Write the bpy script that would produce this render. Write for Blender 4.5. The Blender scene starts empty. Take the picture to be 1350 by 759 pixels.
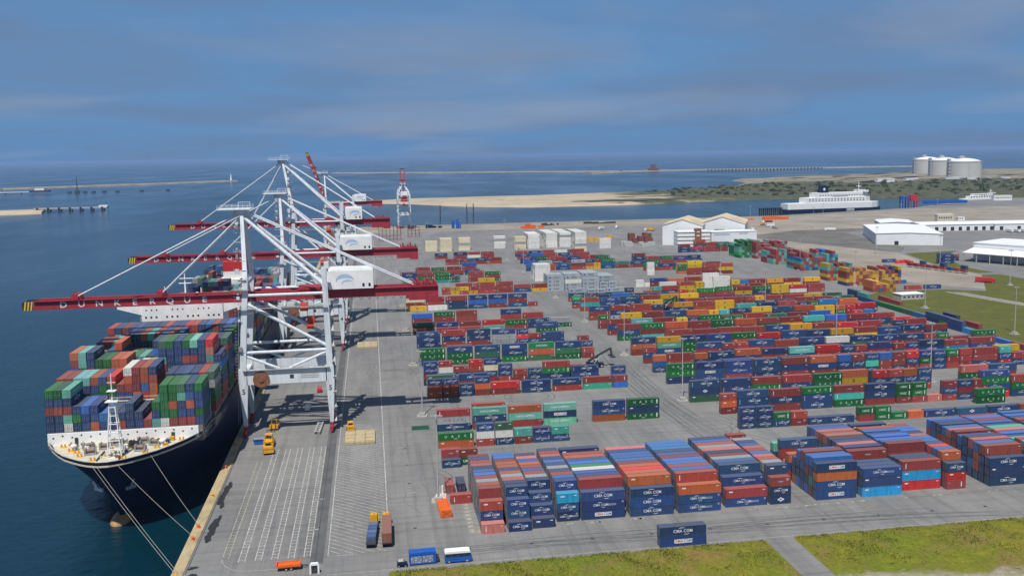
import bpy, bmesh, math, random
import numpy as np
from mathutils import Vector, Matrix

sc = bpy.context.scene
col = sc.collection
rnd = random.Random(7)

# ------------------------------------------------------------------ camera
CAMZ = 99.0
# columns: image right, image down, viewing direction, in world axes
# (X inland from the quay, Y along the quay, Z up)
CR = ((0.9878401, -0.0330236, 0.1519254),
      (-0.1546583, -0.1088140, 0.9819574),
      (-0.0158962, -0.9935134, -0.1125982))
cam_d = bpy.data.cameras.new('camera')
cam_d.sensor_width = 36.0
cam_d.lens = 36.0 * 1200.0 / 1350.0
cam_d.shift_y = -39.5 / 1350.0
cam_d.clip_start = 1.0
cam_d.clip_end = 400000.0
cam = bpy.data.objects.new('camera', cam_d)
col.objects.link(cam)
cam.matrix_world = Matrix(((CR[0][0], -CR[0][1], -CR[0][2], 0.0),
                           (CR[1][0], -CR[1][1], -CR[1][2], 0.0),
                           (CR[2][0], -CR[2][1], -CR[2][2], CAMZ),
                           (0, 0, 0, 1)))
sc.camera = cam

# ------------------------------------------------------------------ sky
SUN_DIR = Vector((-0.2, -0.5, 1.0)).normalized()          # towards the sun
SUN_EL = math.asin(SUN_DIR.z)
SUN_AZ = math.atan2(SUN_DIR.x, SUN_DIR.y)                  # from +Y towards +X
world = bpy.data.worlds.new('World')
sc.world = world
world.use_nodes = True
wt = world.node_tree
for n in list(wt.nodes):
    wt.nodes.remove(n)
def wn(t, **k):
    n = wt.nodes.new(t)
    for a, b in k.items():
        setattr(n, a, b)
    return n
w_out = wn('ShaderNodeOutputWorld')
w_bg = wn('ShaderNodeBackground')
w_sky = wn('ShaderNodeTexSky', sky_type='NISHITA', sun_disc=False, sun_elevation=SUN_EL,
           sun_rotation=SUN_AZ, altitude=60.0, air_density=1.0, dust_density=0.6, ozone_density=3.0)
w_geo = wn('ShaderNodeTexCoord')
w_sep = wn('ShaderNodeSeparateXYZ')
wt.links.new(w_geo.outputs['Generated'], w_sep.inputs[0])
def wmath(op, a, b=None, clamp=False):
    n = wn('ShaderNodeMath', operation=op, use_clamp=clamp)
    for i, v in enumerate((a, b)):
        if v is None:
            continue
        if hasattr(v, 'node'):
            wt.links.new(v, n.inputs[i])
        else:
            n.inputs[i].default_value = v
    return n.outputs[0]
zz = wmath('ADD', wmath('MAXIMUM', w_sep.outputs[2], 0.0), 0.09)
w_cmb = wn('ShaderNodeCombineXYZ')
wt.links.new(wmath('DIVIDE', w_sep.outputs[0], zz), w_cmb.inputs[0])
wt.links.new(wmath('DIVIDE', w_sep.outputs[1], zz), w_cmb.inputs[1])
w_n1 = wn('ShaderNodeTexNoise')
w_n1.inputs['Scale'].default_value = 0.55
w_n1.inputs['Detail'].default_value = 7.0
w_n1.inputs['Roughness'].default_value = 0.52
w_n1.inputs['Distortion'].default_value = 0.35
wt.links.new(w_cmb.outputs[0], w_n1.inputs['Vector'])
w_r1 = wn('ShaderNodeMapRange')
w_r1.inputs[1].default_value = 0.42
w_r1.inputs[2].default_value = 0.66
wt.links.new(w_n1.outputs[0], w_r1.inputs[0])
w_mix = wn('ShaderNodeMix', data_type='RGBA')
w_mix.inputs['B'].default_value = (2.0, 2.9, 4.7, 1)       # thin grey cloud veil (before the strength below)
wt.links.new(wmath('MULTIPLY', w_r1.outputs[0], 0.70), w_mix.inputs['Factor'])
w_tint = wn('ShaderNodeMix', data_type='RGBA', blend_type='MULTIPLY')
w_tint.inputs['Factor'].default_value = 1.0
w_tint.inputs['B'].default_value = (0.72, 0.88, 1.0, 1)
wt.links.new(w_sky.outputs[0], w_tint.inputs['A'])
# moist sea air: the lower sky is veiled by an even blue-grey layer all round the horizon
w_air = wn('ShaderNodeMix', data_type='RGBA')
w_air.inputs['B'].default_value = (1.52, 3.42, 6.75, 1)
w_ra = wn('ShaderNodeMapRange')
w_ra.inputs[1].default_value = 0.0; w_ra.inputs[2].default_value = 0.75; w_ra.inputs[3].default_value = 0.94; w_ra.inputs[4].default_value = 0.25
wt.links.new(wmath('MAXIMUM', w_sep.outputs[2], 0.0), w_ra.inputs[0])
wt.links.new(w_ra.outputs[0], w_air.inputs['Factor'])
wt.links.new(w_tint.outputs['Result'], w_air.inputs['A'])
wt.links.new(w_air.outputs['Result'], w_mix.inputs['A'])
# a few paler, thicker banks higher up
w_n2 = wn('ShaderNodeTexNoise'); w_n2.inputs['Scale'].default_value = 0.33; w_n2.inputs['Detail'].default_value = 6.0; w_n2.inputs['Roughness'].default_value = 0.5; w_n2.inputs['Distortion'].default_value = 0.5
w_mp = wn('ShaderNodeMapping'); w_mp.inputs['Location'].default_value = (3.7, 1.9, 0.0)
wt.links.new(w_cmb.outputs[0], w_mp.inputs[0]); wt.links.new(w_mp.outputs[0], w_n2.inputs['Vector'])
w_r2 = wn('ShaderNodeMapRange'); w_r2.inputs[1].default_value = 0.50; w_r2.inputs[2].default_value = 0.68
wt.links.new(w_n2.outputs[0], w_r2.inputs[0])
w_mix2 = wn('ShaderNodeMix', data_type='RGBA'); w_mix2.inputs['B'].default_value = (3.7, 4.5, 6.1, 1)
wt.links.new(wmath('MULTIPLY', w_r2.outputs[0], 0.60), w_mix2.inputs['Factor'])
wt.links.new(w_mix.outputs['Result'], w_mix2.inputs['A'])
wt.links.new(w_mix2.outputs['Result'], w_bg.inputs['Color'])
w_bg.inputs['Strength'].default_value = 0.075
wt.links.new(w_bg.outputs[0], w_out.inputs['Surface'])

# ------------------------------------------------------------------ sun
sun_d = bpy.data.lights.new('sun', 'SUN')
sun_d.energy = 4.8
sun_d.angle = math.radians(0.53)
sun_d.color = (1.0, 0.955, 0.88)
sun = bpy.data.objects.new('sun', sun_d)
col.objects.link(sun)
sun.rotation_euler = SUN_DIR.to_track_quat('Z', 'Y').to_euler()
sun.location = (-40, -100, 260)

# ------------------------------------------------------------------ exposure / renderer
sc.view_settings.view_transform = 'Standard'
sc.view_settings.look = 'None'
sc.view_settings.exposure = 0.0
sc.view_settings.gamma = 1.0
sc.view_settings.use_curve_mapping = False
sc.render.engine = 'CYCLES'
sc.cycles.use_denoising = True
sc.cycles.max_bounces = 6
sc.cycles.diffuse_bounces = 3
sc.cycles.glossy_bounces = 3
sc.cycles.transmission_bounces = 2
sc.cycles.volume_bounces = 0
sc.cycles.sample_clamp_indirect = 6.0

# ------------------------------------------------------------------ helpers
class MB:
    """collects shapes, builds ONE mesh object"""
    def __init__(s):
        s.v = []; s.f = []; s.m = []
    def add(s, vs, fs, mi=0):
        o = len(s.v)
        s.v += [tuple(p) for p in vs]
        for f in fs:
            s.f.append(tuple(i + o for i in f)); s.m.append(mi)
        return s
    def box(s, x0, x1, y0, y1, z0, z1, mi=0):
        return s.add([(x0,y0,z0),(x1,y0,z0),(x1,y1,z0),(x0,y1,z0),(x0,y0,z1),(x1,y0,z1),(x1,y1,z1),(x0,y1,z1)],
                     [(0,3,2,1),(4,5,6,7),(0,1,5,4),(1,2,6,5),(2,3,7,6),(3,0,4,7)], mi)
    def beam(s, p, q, w, h, w2=None, h2=None, mi=0, up=(0,0,1)):
        p = Vector(p); q = Vector(q); d = (q - p).normalized(); u = Vector(up)
        if abs(d.dot(u)) > 0.97: u = Vector((0,1,0))
        a = d.cross(u).normalized(); b = a.cross(d).normalized()
        w2 = w if w2 is None else w2; h2 = h if h2 is None else h2
        vs = []
        for c, ww, hh in ((p, w, h), (q, w2, h2)):
            for i, j in ((-1,-1),(1,-1),(1,1),(-1,1)):
                vs.append(c + a*ww*.5*i + b*hh*.5*j)
        return s.add(vs, [(0,3,2,1),(4,5,6,7),(0,1,5,4),(1,2,6,5),(2,3,7,6),(3,0,4,7)], mi)
    def tube(s, p, q, r, r2=None, n=10, mi=0, cap=True):
        p = Vector(p); q = Vector(q); d = (q - p).normalized()
        u = Vector((0,0,1)) if abs(d.z) < 0.95 else Vector((0,1,0))
        a = d.cross(u).normalized(); b = a.cross(d).normalized(); r2 = r if r2 is None else r2
        vs = []
        for c, rr in ((p, r), (q, r2)):
            for k in range(n):
                t = 2*math.pi*k/n
                vs.append(c + (a*math.cos(t) + b*math.sin(t))*rr)
        fs = [(k, (k+1) % n, n+(k+1) % n, n+k) for k in range(n)]
        if cap: fs += [tuple(range(n-1,-1,-1)), tuple(range(n, 2*n))]
        return s.add(vs, fs, mi)
    def path(s, pts, r, n=8, mi=0):
        for a, b in zip(pts[:-1], pts[1:]):
            s.tube(a, b, r, n=n, mi=mi)
        return s
    def prism(s, pts, z0, z1, mi=0):
        n = len(pts)
        vs = [(x,y,z0) for x,y in pts] + [(x,y,z1) for x,y in pts]
        return s.add(vs, [tuple(range(n-1,-1,-1)), tuple(range(n,2*n))] + [(k,(k+1)%n,n+(k+1)%n,n+k) for k in range(n)], mi)
    def prism_y(s, pts, y0, y1, mi=0):          # outline in XZ, extruded along Y
        n = len(pts)
        vs = [(x,y0,z) for x,z in pts] + [(x,y1,z) for x,z in pts]
        return s.add(vs, [tuple(range(n)), tuple(range(2*n-1,n-1,-1))] + [(k,n+k,n+(k+1)%n,(k+1)%n) for k in range(n)], mi)
    def lathe(s, c, prof, n=32, mi=0, ax='z'):
        vs = []
        for r, h in prof:
            for k in range(n):
                t = 2*math.pi*k/n
                p = (r*math.cos(t), r*math.sin(t), h)
                if ax == 'y': p = (p[0], h, p[1])
                if ax == 'x': p = (h, p[0], p[1])
                vs.append((c[0]+p[0], c[1]+p[1], c[2]+p[2]))
        fs = []
        for i in range(len(prof)-1):
            for k in range(n):
                fs.append((i*n+k, i*n+(k+1)%n, (i+1)*n+(k+1)%n, (i+1)*n+k))
        fs += [tuple(range(n-1,-1,-1)), tuple(range((len(prof)-1)*n, len(prof)*n))]
        return s.add(vs, fs, mi)
    def build(s, name, mats, parent=None, smooth=False, loc=None):
        me = bpy.data.meshes.new(name)
        me.from_pydata(s.v, [], s.f)
        if not isinstance(mats, (list, tuple)): mats = [mats]
        for m in mats: me.materials.append(m)
        if len(mats) > 1: me.polygons.foreach_set('material_index', s.m)
        if smooth: me.polygons.foreach_set('use_smooth', [True]*len(me.polygons))
        bm = bmesh.new(); bm.from_mesh(me); bmesh.ops.recalc_face_normals(bm, faces=bm.faces); bm.to_mesh(me); bm.free()
        me.update()
        o = bpy.data.objects.new(name, me)
        col.objects.link(o)
        if loc: o.location = loc
        if parent: o.parent = parent
        return o
def link_mesh(name, me, parent=None, color=None):
    o = bpy.data.objects.new(name, me); col.objects.link(o)
    if parent: o.parent = parent
    if color: o.color = color
    return o
def tag(o, label=None, cat=None, group=None, kind=None):
    if label: o['label'] = label
    if cat: o['category'] = cat
    if group: o['group'] = group
    if kind: o['kind'] = kind
    return o
def empty(name, loc=(0,0,0), rz=0.0):
    o = bpy.data.objects.new(name, None); col.objects.link(o)
    o.location = loc; o.rotation_euler = (0,0,rz); o.empty_display_size = 0.5
    return o
def copy_tree(o, parent=None):
    c = o.copy(); col.objects.link(c)
    if parent: c.parent = parent
    for ch in [q for q in o.children]:
        copy_tree(ch, c)
    return c
def struct(o): o['kind'] = 'structure'; return o
ORD = ['zeroth','first','second','third','fourth','fifth','sixth','seventh','eighth','ninth','tenth','eleventh','twelfth',
       'thirteenth','fourteenth','fifteenth','sixteenth','seventeenth','eighteenth','nineteenth','twentieth']

# ------------------------------------------------------------------ materials
def nodes(m):
    m.use_nodes = True
    return m.node_tree, m.node_tree.nodes['Principled BSDF']
def nd(t, typ, **k):
    n = t.nodes.new(typ)
    for a, b in k.items(): setattr(n, a, b)
    return n
def mulcol(t, a, b, fac=1.0, bt='MULTIPLY'):
    n = nd(t, 'ShaderNodeMix', data_type='RGBA', blend_type=bt)
    for sock, v in (('A', a), ('B', b), ('Factor', fac)):
        if hasattr(v, 'node'): t.links.new(v, n.inputs[sock])
        else: n.inputs[sock].default_value = v if sock == 'Factor' else (*v[:3], 1)
    return n.outputs['Result']
def noise(t, scale, detail=4, rough=0.55, vec=None, mapping=None, dist=0.0, coord='Object'):
    n = nd(t, 'ShaderNodeTexNoise')
    n.inputs['Scale'].default_value = scale; n.inputs['Detail'].default_value = detail
    n.inputs['Roughness'].default_value = rough; n.inputs['Distortion'].default_value = dist
    if vec is None:
        vec = nd(t, 'ShaderNodeTexCoord').outputs[coord]
    if mapping:
        mp = nd(t, 'ShaderNodeMapping'); mp.inputs['Scale'].default_value = mapping
        t.links.new(vec, mp.inputs[0]); vec = mp.outputs[0]
    t.links.new(vec, n.inputs['Vector'])
    return n.outputs[0]
def ramp(t, fac, stops):
    r = nd(t, 'ShaderNodeValToRGB')
    el = r.color_ramp.elements
    while len(el) < len(stops): el.new(0.5)
    for e, (p, c) in zip(el, stops):
        e.position = p; e.color = (*c, 1) if len(c) == 3 else c
    t.links.new(fac, r.inputs[0])
    return r.outputs[0]
def rng(t, v, a, b, c, d):
    r = nd(t, 'ShaderNodeMapRange')
    for i, x in enumerate((a, b, c, d)): r.inputs[i+1].default_value = x
    t.links.new(v, r.inputs[0])
    return r.outputs[0]
def bump(t, bsdf, h, dist=0.1, strength=0.6):
    b = nd(t, 'ShaderNodeBump'); b.inputs['Distance'].default_value = dist; b.inputs['Strength'].default_value = strength
    t.links.new(h, b.inputs['Height']); t.links.new(b.outputs[0], bsdf.inputs['Normal'])
def mat(name, c, rough=0.55, metal=0.0, wear=0.18, scale=0.6, spec=0.4):
    m = bpy.data.materials.new(name); t, b = nodes(m)
    b.inputs['Roughness'].default_value = rough; b.inputs['Metallic'].default_value = metal
    b.inputs['Specular IOR Level'].default_value = spec
    if wear:
        n = noise(t, scale, 6, 0.62)
        g = ramp(t, n, [(0.28, (1-wear*1.5,)*3), (0.6, (1.0,)*3), (0.85, (1+wear*.4,)*3)])
        t.links.new(mulcol(t, c, g), b.inputs['Base Color'])
    else:
        b.inputs['Base Color'].default_value = (*c, 1)
    return m

def paint_material(name, attr):
    """corrugated painted steel, its colour from the object (or, for the far stacks, from a face attribute)"""
    m = bpy.data.materials.new(name); t, b = nodes(m)
    if attr:
        a = nd(t, 'ShaderNodeAttribute', attribute_name='paint'); base = a.outputs['Color']
        crd = nd(t, 'ShaderNodeNewGeometry').outputs['Position']
    else:
        a = nd(t, 'ShaderNodeObjectInfo'); base = a.outputs['Color']
        crd = nd(t, 'ShaderNodeNewGeometry').outputs['Position']
    n1 = noise(t, 0.9, 6, 0.68, vec=crd, mapping=(2.2, 2.2, 0.3))
    g1 = ramp(t, n1, [(0.28, (0.62, 0.60, 0.58)), (0.5, (1, 1, 1)), (0.78, (1.22, 1.18, 1.15))])
    n2 = noise(t, 2.2, 5, 0.72, vec=crd, mapping=(1, 1, 0.55))
    rustm = rng(t, n2, 0.62, 0.76, 0.0, 0.65)
    c = mulcol(t, base, g1)
    c = mulcol(t, c, (0.17, 0.085, 0.05), rustm, 'MIX')
    # roofs: paint on upward faces is mixed slightly towards a warm mid grey
    geo = nd(t, 'ShaderNodeNewGeometry'); sp = nd(t, 'ShaderNodeSeparateXYZ')
    t.links.new(geo.outputs['True Normal'], sp.inputs[0])
    up = rng(t, sp.outputs[2], 0.7, 0.95, 0.0, 0.17)
    c = mulcol(t, c, (0.34, 0.32, 0.31), up, 'MIX')
    t.links.new(c, b.inputs['Base Color'])
    b.inputs['Roughness'].default_value = 0.62
    b.inputs['Specular IOR Level'].default_value = 0.3
    w = nd(t, 'ShaderNodeTexWave', wave_type='BANDS', bands_direction='X', wave_profile='SIN')
    w.inputs['Scale'].default_value = 1.1
    t.links.new(crd, w.inputs['Vector'])
    w2 = nd(t, 'ShaderNodeTexWave', wave_type='BANDS', bands_direction='Y', wave_profile='SIN')
    w2.inputs['Scale'].default_value = 1.1
    t.links.new(crd, w2.inputs['Vector'])
    ad = nd(t, 'ShaderNodeMath', operation='ADD')
    t.links.new(w.outputs['Fac'], ad.inputs[0]); t.links.new(w2.outputs['Fac'], ad.inputs[1])
    bump(t, b, ad.outputs[0], 0.035, 0.7)
    return m
M = {}
M['paint'] = paint_material('container_paint', False)
M['paint_far'] = paint_material('container_paint_far', True)
M['print_white'] = mat('print_white', (0.76, 0.77, 0.78), 0.6, wear=0.35, scale=1.8)
M['print_red'] = mat('print_red', (0.55, 0.04, 0.05), 0.6, wear=0)
M['print_blue'] = mat('print_blue', (0.05, 0.10, 0.28), 0.6, wear=0)
M['print_dark'] = mat('print_dark', (0.03, 0.03, 0.035), 0.6, wear=0)
def weathered(name, c, rust=(0.20, 0.13, 0.09), amount=0.5):
    m = bpy.data.materials.new(name); t, b = nodes(m)
    crd = nd(t, 'ShaderNodeNewGeometry').outputs['Position']
    n1 = noise(t, 0.5, 7, 0.7, vec=crd, mapping=(1.6, 1.6, 0.22)); n2 = noise(t, 1.7, 6, 0.72, vec=crd)
    g = ramp(t, n1, [(0.28, (0.66, 0.66, 0.66)), (0.5, (0.95, 0.95, 0.95)), (0.75, (1.04, 1.04, 1.04))])
    cc = mulcol(t, mulcol(t, c, g), rust, rng(t, n2, 0.60, 0.76, 0.0, amount), 'MIX')
    t.links.new(cc, b.inputs['Base Color']); b.inputs['Roughness'].default_value = 0.6; b.inputs['Specular IOR Level'].default_value = 0.3
    return m
M['crane_white'] = weathered('crane_white', (0.66, 0.71, 0.75))
M['crane_red'] = weathered('crane_red', (0.34, 0.034, 0.050), (0.12, 0.05, 0.04), 0.6)
M['dark_steel'] = mat('dark_steel', (0.05, 0.05, 0.055), 0.5, wear=0.2)
M['grey_steel'] = mat('grey_steel', (0.28, 0.29, 0.30), 0.5, wear=0.2)
M['white'] = mat('white_paint', (0.82, 0.82, 0.80), 0.5, wear=0.10, scale=0.3)
M['cream'] = mat('cream_paint', (0.60, 0.55, 0.43), 0.6, wear=0.2)
M['yellow'] = mat('yellow_paint', (0.72, 0.36, 0.02), 0.5, wear=0.15)
M['orange'] = mat('orange_paint', (0.72, 0.13, 0.015), 0.5, wear=0.12)
M['blue'] = mat('blue_paint', (0.015, 0.10, 0.42), 0.45, wear=0.15)
M['navy'] = mat('navy_paint', (0.008, 0.014, 0.055), 0.5, wear=0.12, scale=0.15, spec=0.2)
M['glass'] = mat('dark_glass', (0.02, 0.03, 0.04), 0.12, wear=0, spec=0.6)
M['rubber'] = mat('rubber', (0.018, 0.018, 0.018), 0.8, wear=0)
M['red'] = mat('red_paint', (0.52, 0.03, 0.03), 0.5, wear=0.12)
M['brown'] = mat('brown_paint', (0.25, 0.11, 0.06), 0.6, wear=0.2)
M['green'] = mat('green_paint', (0.03, 0.13, 0.08), 0.6, wear=0.2)
M['concrete'] = mat('concrete', (0.40, 0.38, 0.35), 0.85, wear=0.2, scale=0.8)
M['rope'] = mat('rope', (0.36, 0.34, 0.29), 0.9, wear=0)
M['galv'] = mat('galvanised', (0.42, 0.42, 0.41), 0.5, wear=0.1)
M['timber'] = mat('timber', (0.50, 0.40, 0.24), 0.8, wear=0.25, scale=1.4)
# ------------------------------------------------------------------ the setting: water, land, pavement
SEA = -7.0
def sheet(name, pts, z, material):
    o = MB().add([(x, y, z) for x, y in pts], [tuple(range(len(pts)))]).build(name, material)
    return struct(o)

def water_material():
    m = bpy.data.materials.new('sea_water'); t, b = nodes(m)
    crd = nd(t, 'ShaderNodeNewGeometry').outputs['Position']
    big = noise(t, 0.0022, 5, 0.6, vec=crd, mapping=(1, 0.5, 1))
    c = ramp(t, big, [(0.35, (0.0012, 0.018, 0.030)), (0.65, (0.0025, 0.032, 0.050))])
    t.links.new(c, b.inputs['Base Color'])
    nr = noise(t, 0.004, 4, 0.6, vec=crd, mapping=(1, 0.35, 1)); t.links.new(rng(t, nr, 0.35, 0.65, 0.10, 0.26), b.inputs['Roughness'])
    b.inputs['IOR'].default_value = 1.33
    b.inputs['Specular IOR Level'].default_value = 0.5
    n1 = noise(t, 0.22, 6, 0.68, vec=crd, mapping=(1, 1.7, 1), dist=0.4)
    n2 = noise(t, 0.035, 4, 0.6, vec=crd)
    ad = nd(t, 'ShaderNodeMath', operation='MULTIPLY_ADD'); ad.inputs[1].default_value = 2.2
    t.links.new(n2, ad.inputs[0]); t.links.new(n1, ad.inputs[2])
    bump(t, b, ad.outputs[0], 1.0, 0.34)
    return m
M['sea'] = water_material()
sheet('sea', [(-120000, -2000), (120000, -2000), (120000, 150000), (-120000, 150000)], SEA, M['sea'])

def pavement_material():
    m = bpy.data.materials.new('terminal_pavement'); t, b = nodes(m)
    crd = nd(t, 'ShaderNodeNewGeometry').outputs['Position']
    n0 = noise(t, 0.012, 5, 0.6, vec=crd)
    base = ramp(t, n0, [(0.30, (0.172, 0.170, 0.166)), (0.70, (0.236, 0.231, 0.222))])
    n1 = noise(t, 0.09, 6, 0.65, vec=crd, mapping=(1, 0.25, 1))           # tyre lanes run along the quay
    base = mulcol(t, base, ramp(t, n1, [(0.3, (0.80, 0.80, 0.81)), (0.7, (1.12, 1.12, 1.11))]))
    n3 = noise(t, 0.5, 6, 0.7, vec=crd, mapping=(0.3, 1, 1))
    base = mulcol(t, base, ramp(t, n3, [(0.28, (0.86, 0.86, 0.86)), (0.5, (1, 1, 1)), (0.75, (1.07, 1.07, 1.06))]))
    n2 = noise(t, 3.0, 4, 0.7, vec=crd)
    base = mulcol(t, base, ramp(t, n2, [(0.3, (0.93, 0.93, 0.93)), (0.7, (1.05, 1.05, 1.05))]))
    # rubber: long dark wheel tracks along and across the yard
    for mp_, sc_ in (((1.0, 0.02, 1), 0.55), ((0.02, 1.0, 1), 0.42)):
        nw = noise(t, sc_, 3, 0.6, vec=crd, mapping=mp_)
        base = mulcol(t, base, ramp(t, nw, [(0.30, (0.80, 0.80, 0.81)), (0.46, (1, 1, 1)), (0.72, (1.05, 1.05, 1.04))]))
    # scattered oil spots
    no = noise(t, 0.33, 3, 0.55, vec=crd); base = mulcol(t, base, ramp(t, no, [(0.20, (0.62, 0.62, 0.62)), (0.30, (1, 1, 1)), (1.0, (1, 1, 1))]))
    br = nd(t, 'ShaderNodeTexBrick'); br.offset = 0.5
    br.inputs['Scale'].default_value = 1.0; br.inputs['Mortar Size'].default_value = 0.06
    br.inputs['Brick Width'].default_value = 21.0; br.inputs['Row Height'].default_value = 7.5
    br.inputs['Color1'].default_value = (1, 1, 1, 1); br.inputs['Color2'].default_value = (0.965, 0.965, 0.965, 1)
    br.inputs['Mortar'].default_value = (0.80, 0.80, 0.80, 1)
    t.links.new(crd, br.inputs['Vector'])
    base = mulcol(t, base, br.outputs['Color'])
    t.links.new(base, b.inputs['Base Color'])
    b.inputs['Roughness'].default_value = 0.9
    b.inputs['Specular IOR Level'].default_value = 0.25
    bump(t, b, n2, 0.02, 0.4)
    return m
M['pavement'] = pavement_material()
# main land: quay edge on the left, the far basin on the far side, then inland
sheet('terminal_ground', [(-47.4, 40), (3200, 40), (3200, 1700), (1360, 1620), (1120, 1565), (900, 1400), (640, 1320), (584, 1306), (-47.4, 1306)], 0.0, M['pavement'])
q = MB()
q.box(-50.2, -47.4, 40, 1309, -14, 0.22)
q.box(-47.4, 640, 1306, 1309, -14, 0.18)
q.beam((640,1319,-6.95),(900,1399,-6.95), 3, 14.2); q.beam((900,1399,-6.96),(1120,1564,-6.96), 3, 14.2); q.beam((1120,1564,-6.94),(1360,1619,-6.94), 3, 14.2)
m = bpy.data.materials.new('quay_cope'); t, b = nodes(m)
crd = nd(t, 'ShaderNodeNewGeometry').outputs['Position']
nq = noise(t, 0.35, 6, 0.7, vec=crd, mapping=(1, 0.4, 1))
t.links.new(ramp(t, nq, [(0.3, (0.22, 0.17, 0.10)), (0.5, (0.40, 0.31, 0.17)), (0.72, (0.46, 0.37, 0.23))]), b.inputs['Base Color'])
b.inputs['Roughness'].default_value = 0.85
M['cope'] = m
struct(q.build('quay_wall', M['cope']))

# the crane rails with the worn dark lane beside the landside rail
M['lane_dark'] = mat('worn_asphalt', (0.115, 0.115, 0.115), 0.9, wear=0.25, scale=0.15)
M['rail'] = mat('rail_steel', (0.07, 0.065, 0.06), 0.4, wear=0.1)
sheet('crane_lane', [(-17.6, 219), (-14.4, 219), (-14.4, 1290), (-17.6, 1290)], 0.004, M['lane_dark'])
for x in (-16.4, -46.9):
    struct(MB().box(x-.09, x+.09, 219, 1290, 0.002, 0.06).build('crane_rail', M['rail']))
# painted markings
M['marking'] = mat('road_marking', (0.50, 0.49, 0.45), 0.8, wear=0.45, scale=0.7)
M['marking_faded'] = mat('faded_marking', (0.40, 0.38, 0.30), 0.8, wear=0.45, scale=0.9)
def strip(mb, x0, x1, y0, y1): mb.add([(x0,y0,.009),(x1,y0,.009),(x1,y1,.009),(x0,y1,.009)], [(0,1,2,3)])
for i, (xb, faded) in enumerate([(-39.4, 1), (-35.2, 0), (-31.2, 0), (-27.2, 0), (-23.2, 0), (-19.3, 0)]):
    mb = MB(); w = 1.5
    top = 312 if not faded else 300
    for dx in (0, w): strip(mb, xb+dx-.11, xb+dx+.11, 223.5 if i else 226, top)
    y = 224.5 if i else 227
    while y < top - 10:
        mb.add([(xb+.11,y,.009),(xb+w-.11,y,.009),(xb+w-.11,y+.2,.009),(xb+.11,y+.2,.009)], [(0,1,2,3)])
        y += 1.9
    struct(mb.build('lane_marking', M['marking_faded'] if faded else M['marking']))
mb = MB(); pts = []
for k in range(12):                                    # the curved end of the outer lane
    a = math.pi + k/11*math.pi/2
    pts.append((-31.5 + 8.0*math.cos(a), 227 + 9.0*math.sin(a)))
pts.append((-14, 217.4))
for (ax, ay), (bx, by) in zip(pts[:-1], pts[1:]):
    mb.beam((ax, ay, .006), (bx, by, .006), .2, .006)
struct(mb.build('lane_marking', M['marking_faded']))
mb = MB()
strip(mb, -13.5, -13.25, 223, 700); strip(mb, 1.7, 2.0, 238, 1250)
y = 226.0
while y < 342:                                         # slanting hatch between the two lines
    x1 = min(1.5, -13.1 + (y-223.2)/.86)
    mb.beam((-13.1, y, .007), (x1, y - (x1+13.1)*0.86, .007), .16, .004)
    y += 2.35
strip(mb, -13.2, -6, 222.6, 222.8)
struct(mb.build('lane_marking', M['marking']))
mb = MB()
for (x, y, w, h) in [(8, 262, 2.6, .5), (-18.6, 262, 2.6, .6), (-19.2, 240, 2.6, .6), (10.5, 318, 1.8, .5), (3.6, 500, 3, .6), (4.2, 560, 3, .6)]:
    strip(mb, x, x+w, y, y+h)
struct(mb.build('slab_marking', M['marking_faded']))
# kerb line along the front road and slots painted between the stacks
mb = MB(); strip(mb, -13, 172, 212.2, 212.42); struct(mb.build('road_marking', M['marking_faded']))
mb = MB()
r2 = random.Random(3)
for row in (292, 296, 299):
    for k in range(9):
        x = 68 + k*5.2 + r2.uniform(-.5, .5)
        strip(mb, x, x + r2.uniform(.6, 1.6), row - 14, row - 13.6)
for k in range(40):
    x = r2.uniform(20, 180); strip(mb, x, x+.9, 230.0 + r2.uniform(0, .8), 230.35 + r2.uniform(.5, .8))
for k in range(14):                                     # yellowish blocks along the first stack
    strip(mb, 23.2 + k*.02, 24.6, 231 + k*2.6, 232.3 + k*2.6)
struct(mb.build('slot_marking', M['marking_faded']))
# wet, oily stains by the quay edge
M['stain'] = mat('wet_stain', (0.035, 0.034, 0.034), 0.5, wear=0.3, scale=0.5)
def blot(cx, cy, ang, L, W, seed, z):
    r = random.Random(seed); n = 56; pts = []
    for k in range(n):
        a = 2*math.pi*k/n
        q = 1 + 0.10*r.uniform(-1, 1) + 0.14*math.sin(3*a+seed) + .12*math.sin(7*a+2*seed) + .10*math.sin(11*a)
        u, v = math.cos(a)*L*(.9+.1*q), math.sin(a)*W*q*(1.15 + .5*math.cos(a+seed))
        pts.append((cx + u*math.cos(ang) - v*math.sin(ang), cy + u*math.sin(ang) + v*math.cos(ang)))
    sheet('wet_stain', pts, z, M['stain'])
rbl = random.Random(6); zi = 0
for (cx, cy, n_, ln_) in ((-45.6, 271, 6, 15), (-44.9, 246, 7, 11)):
    for k in range(n_):
        blot(cx + rbl.uniform(-.5, .5), cy + (k/(n_-1)-.5)*ln_, math.radians(rbl.uniform(80, 97)), rbl.uniform(2.4, 4.2), rbl.uniform(.35, .9), k+2, .0125 + zi*.0012); zi += 1
blot(-45.6, 222, 0.4, 1.4, .7, 4, .0125); blot(-45.4, 217.5, 0.2, 1.6, .9, 5, .0125)
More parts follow.
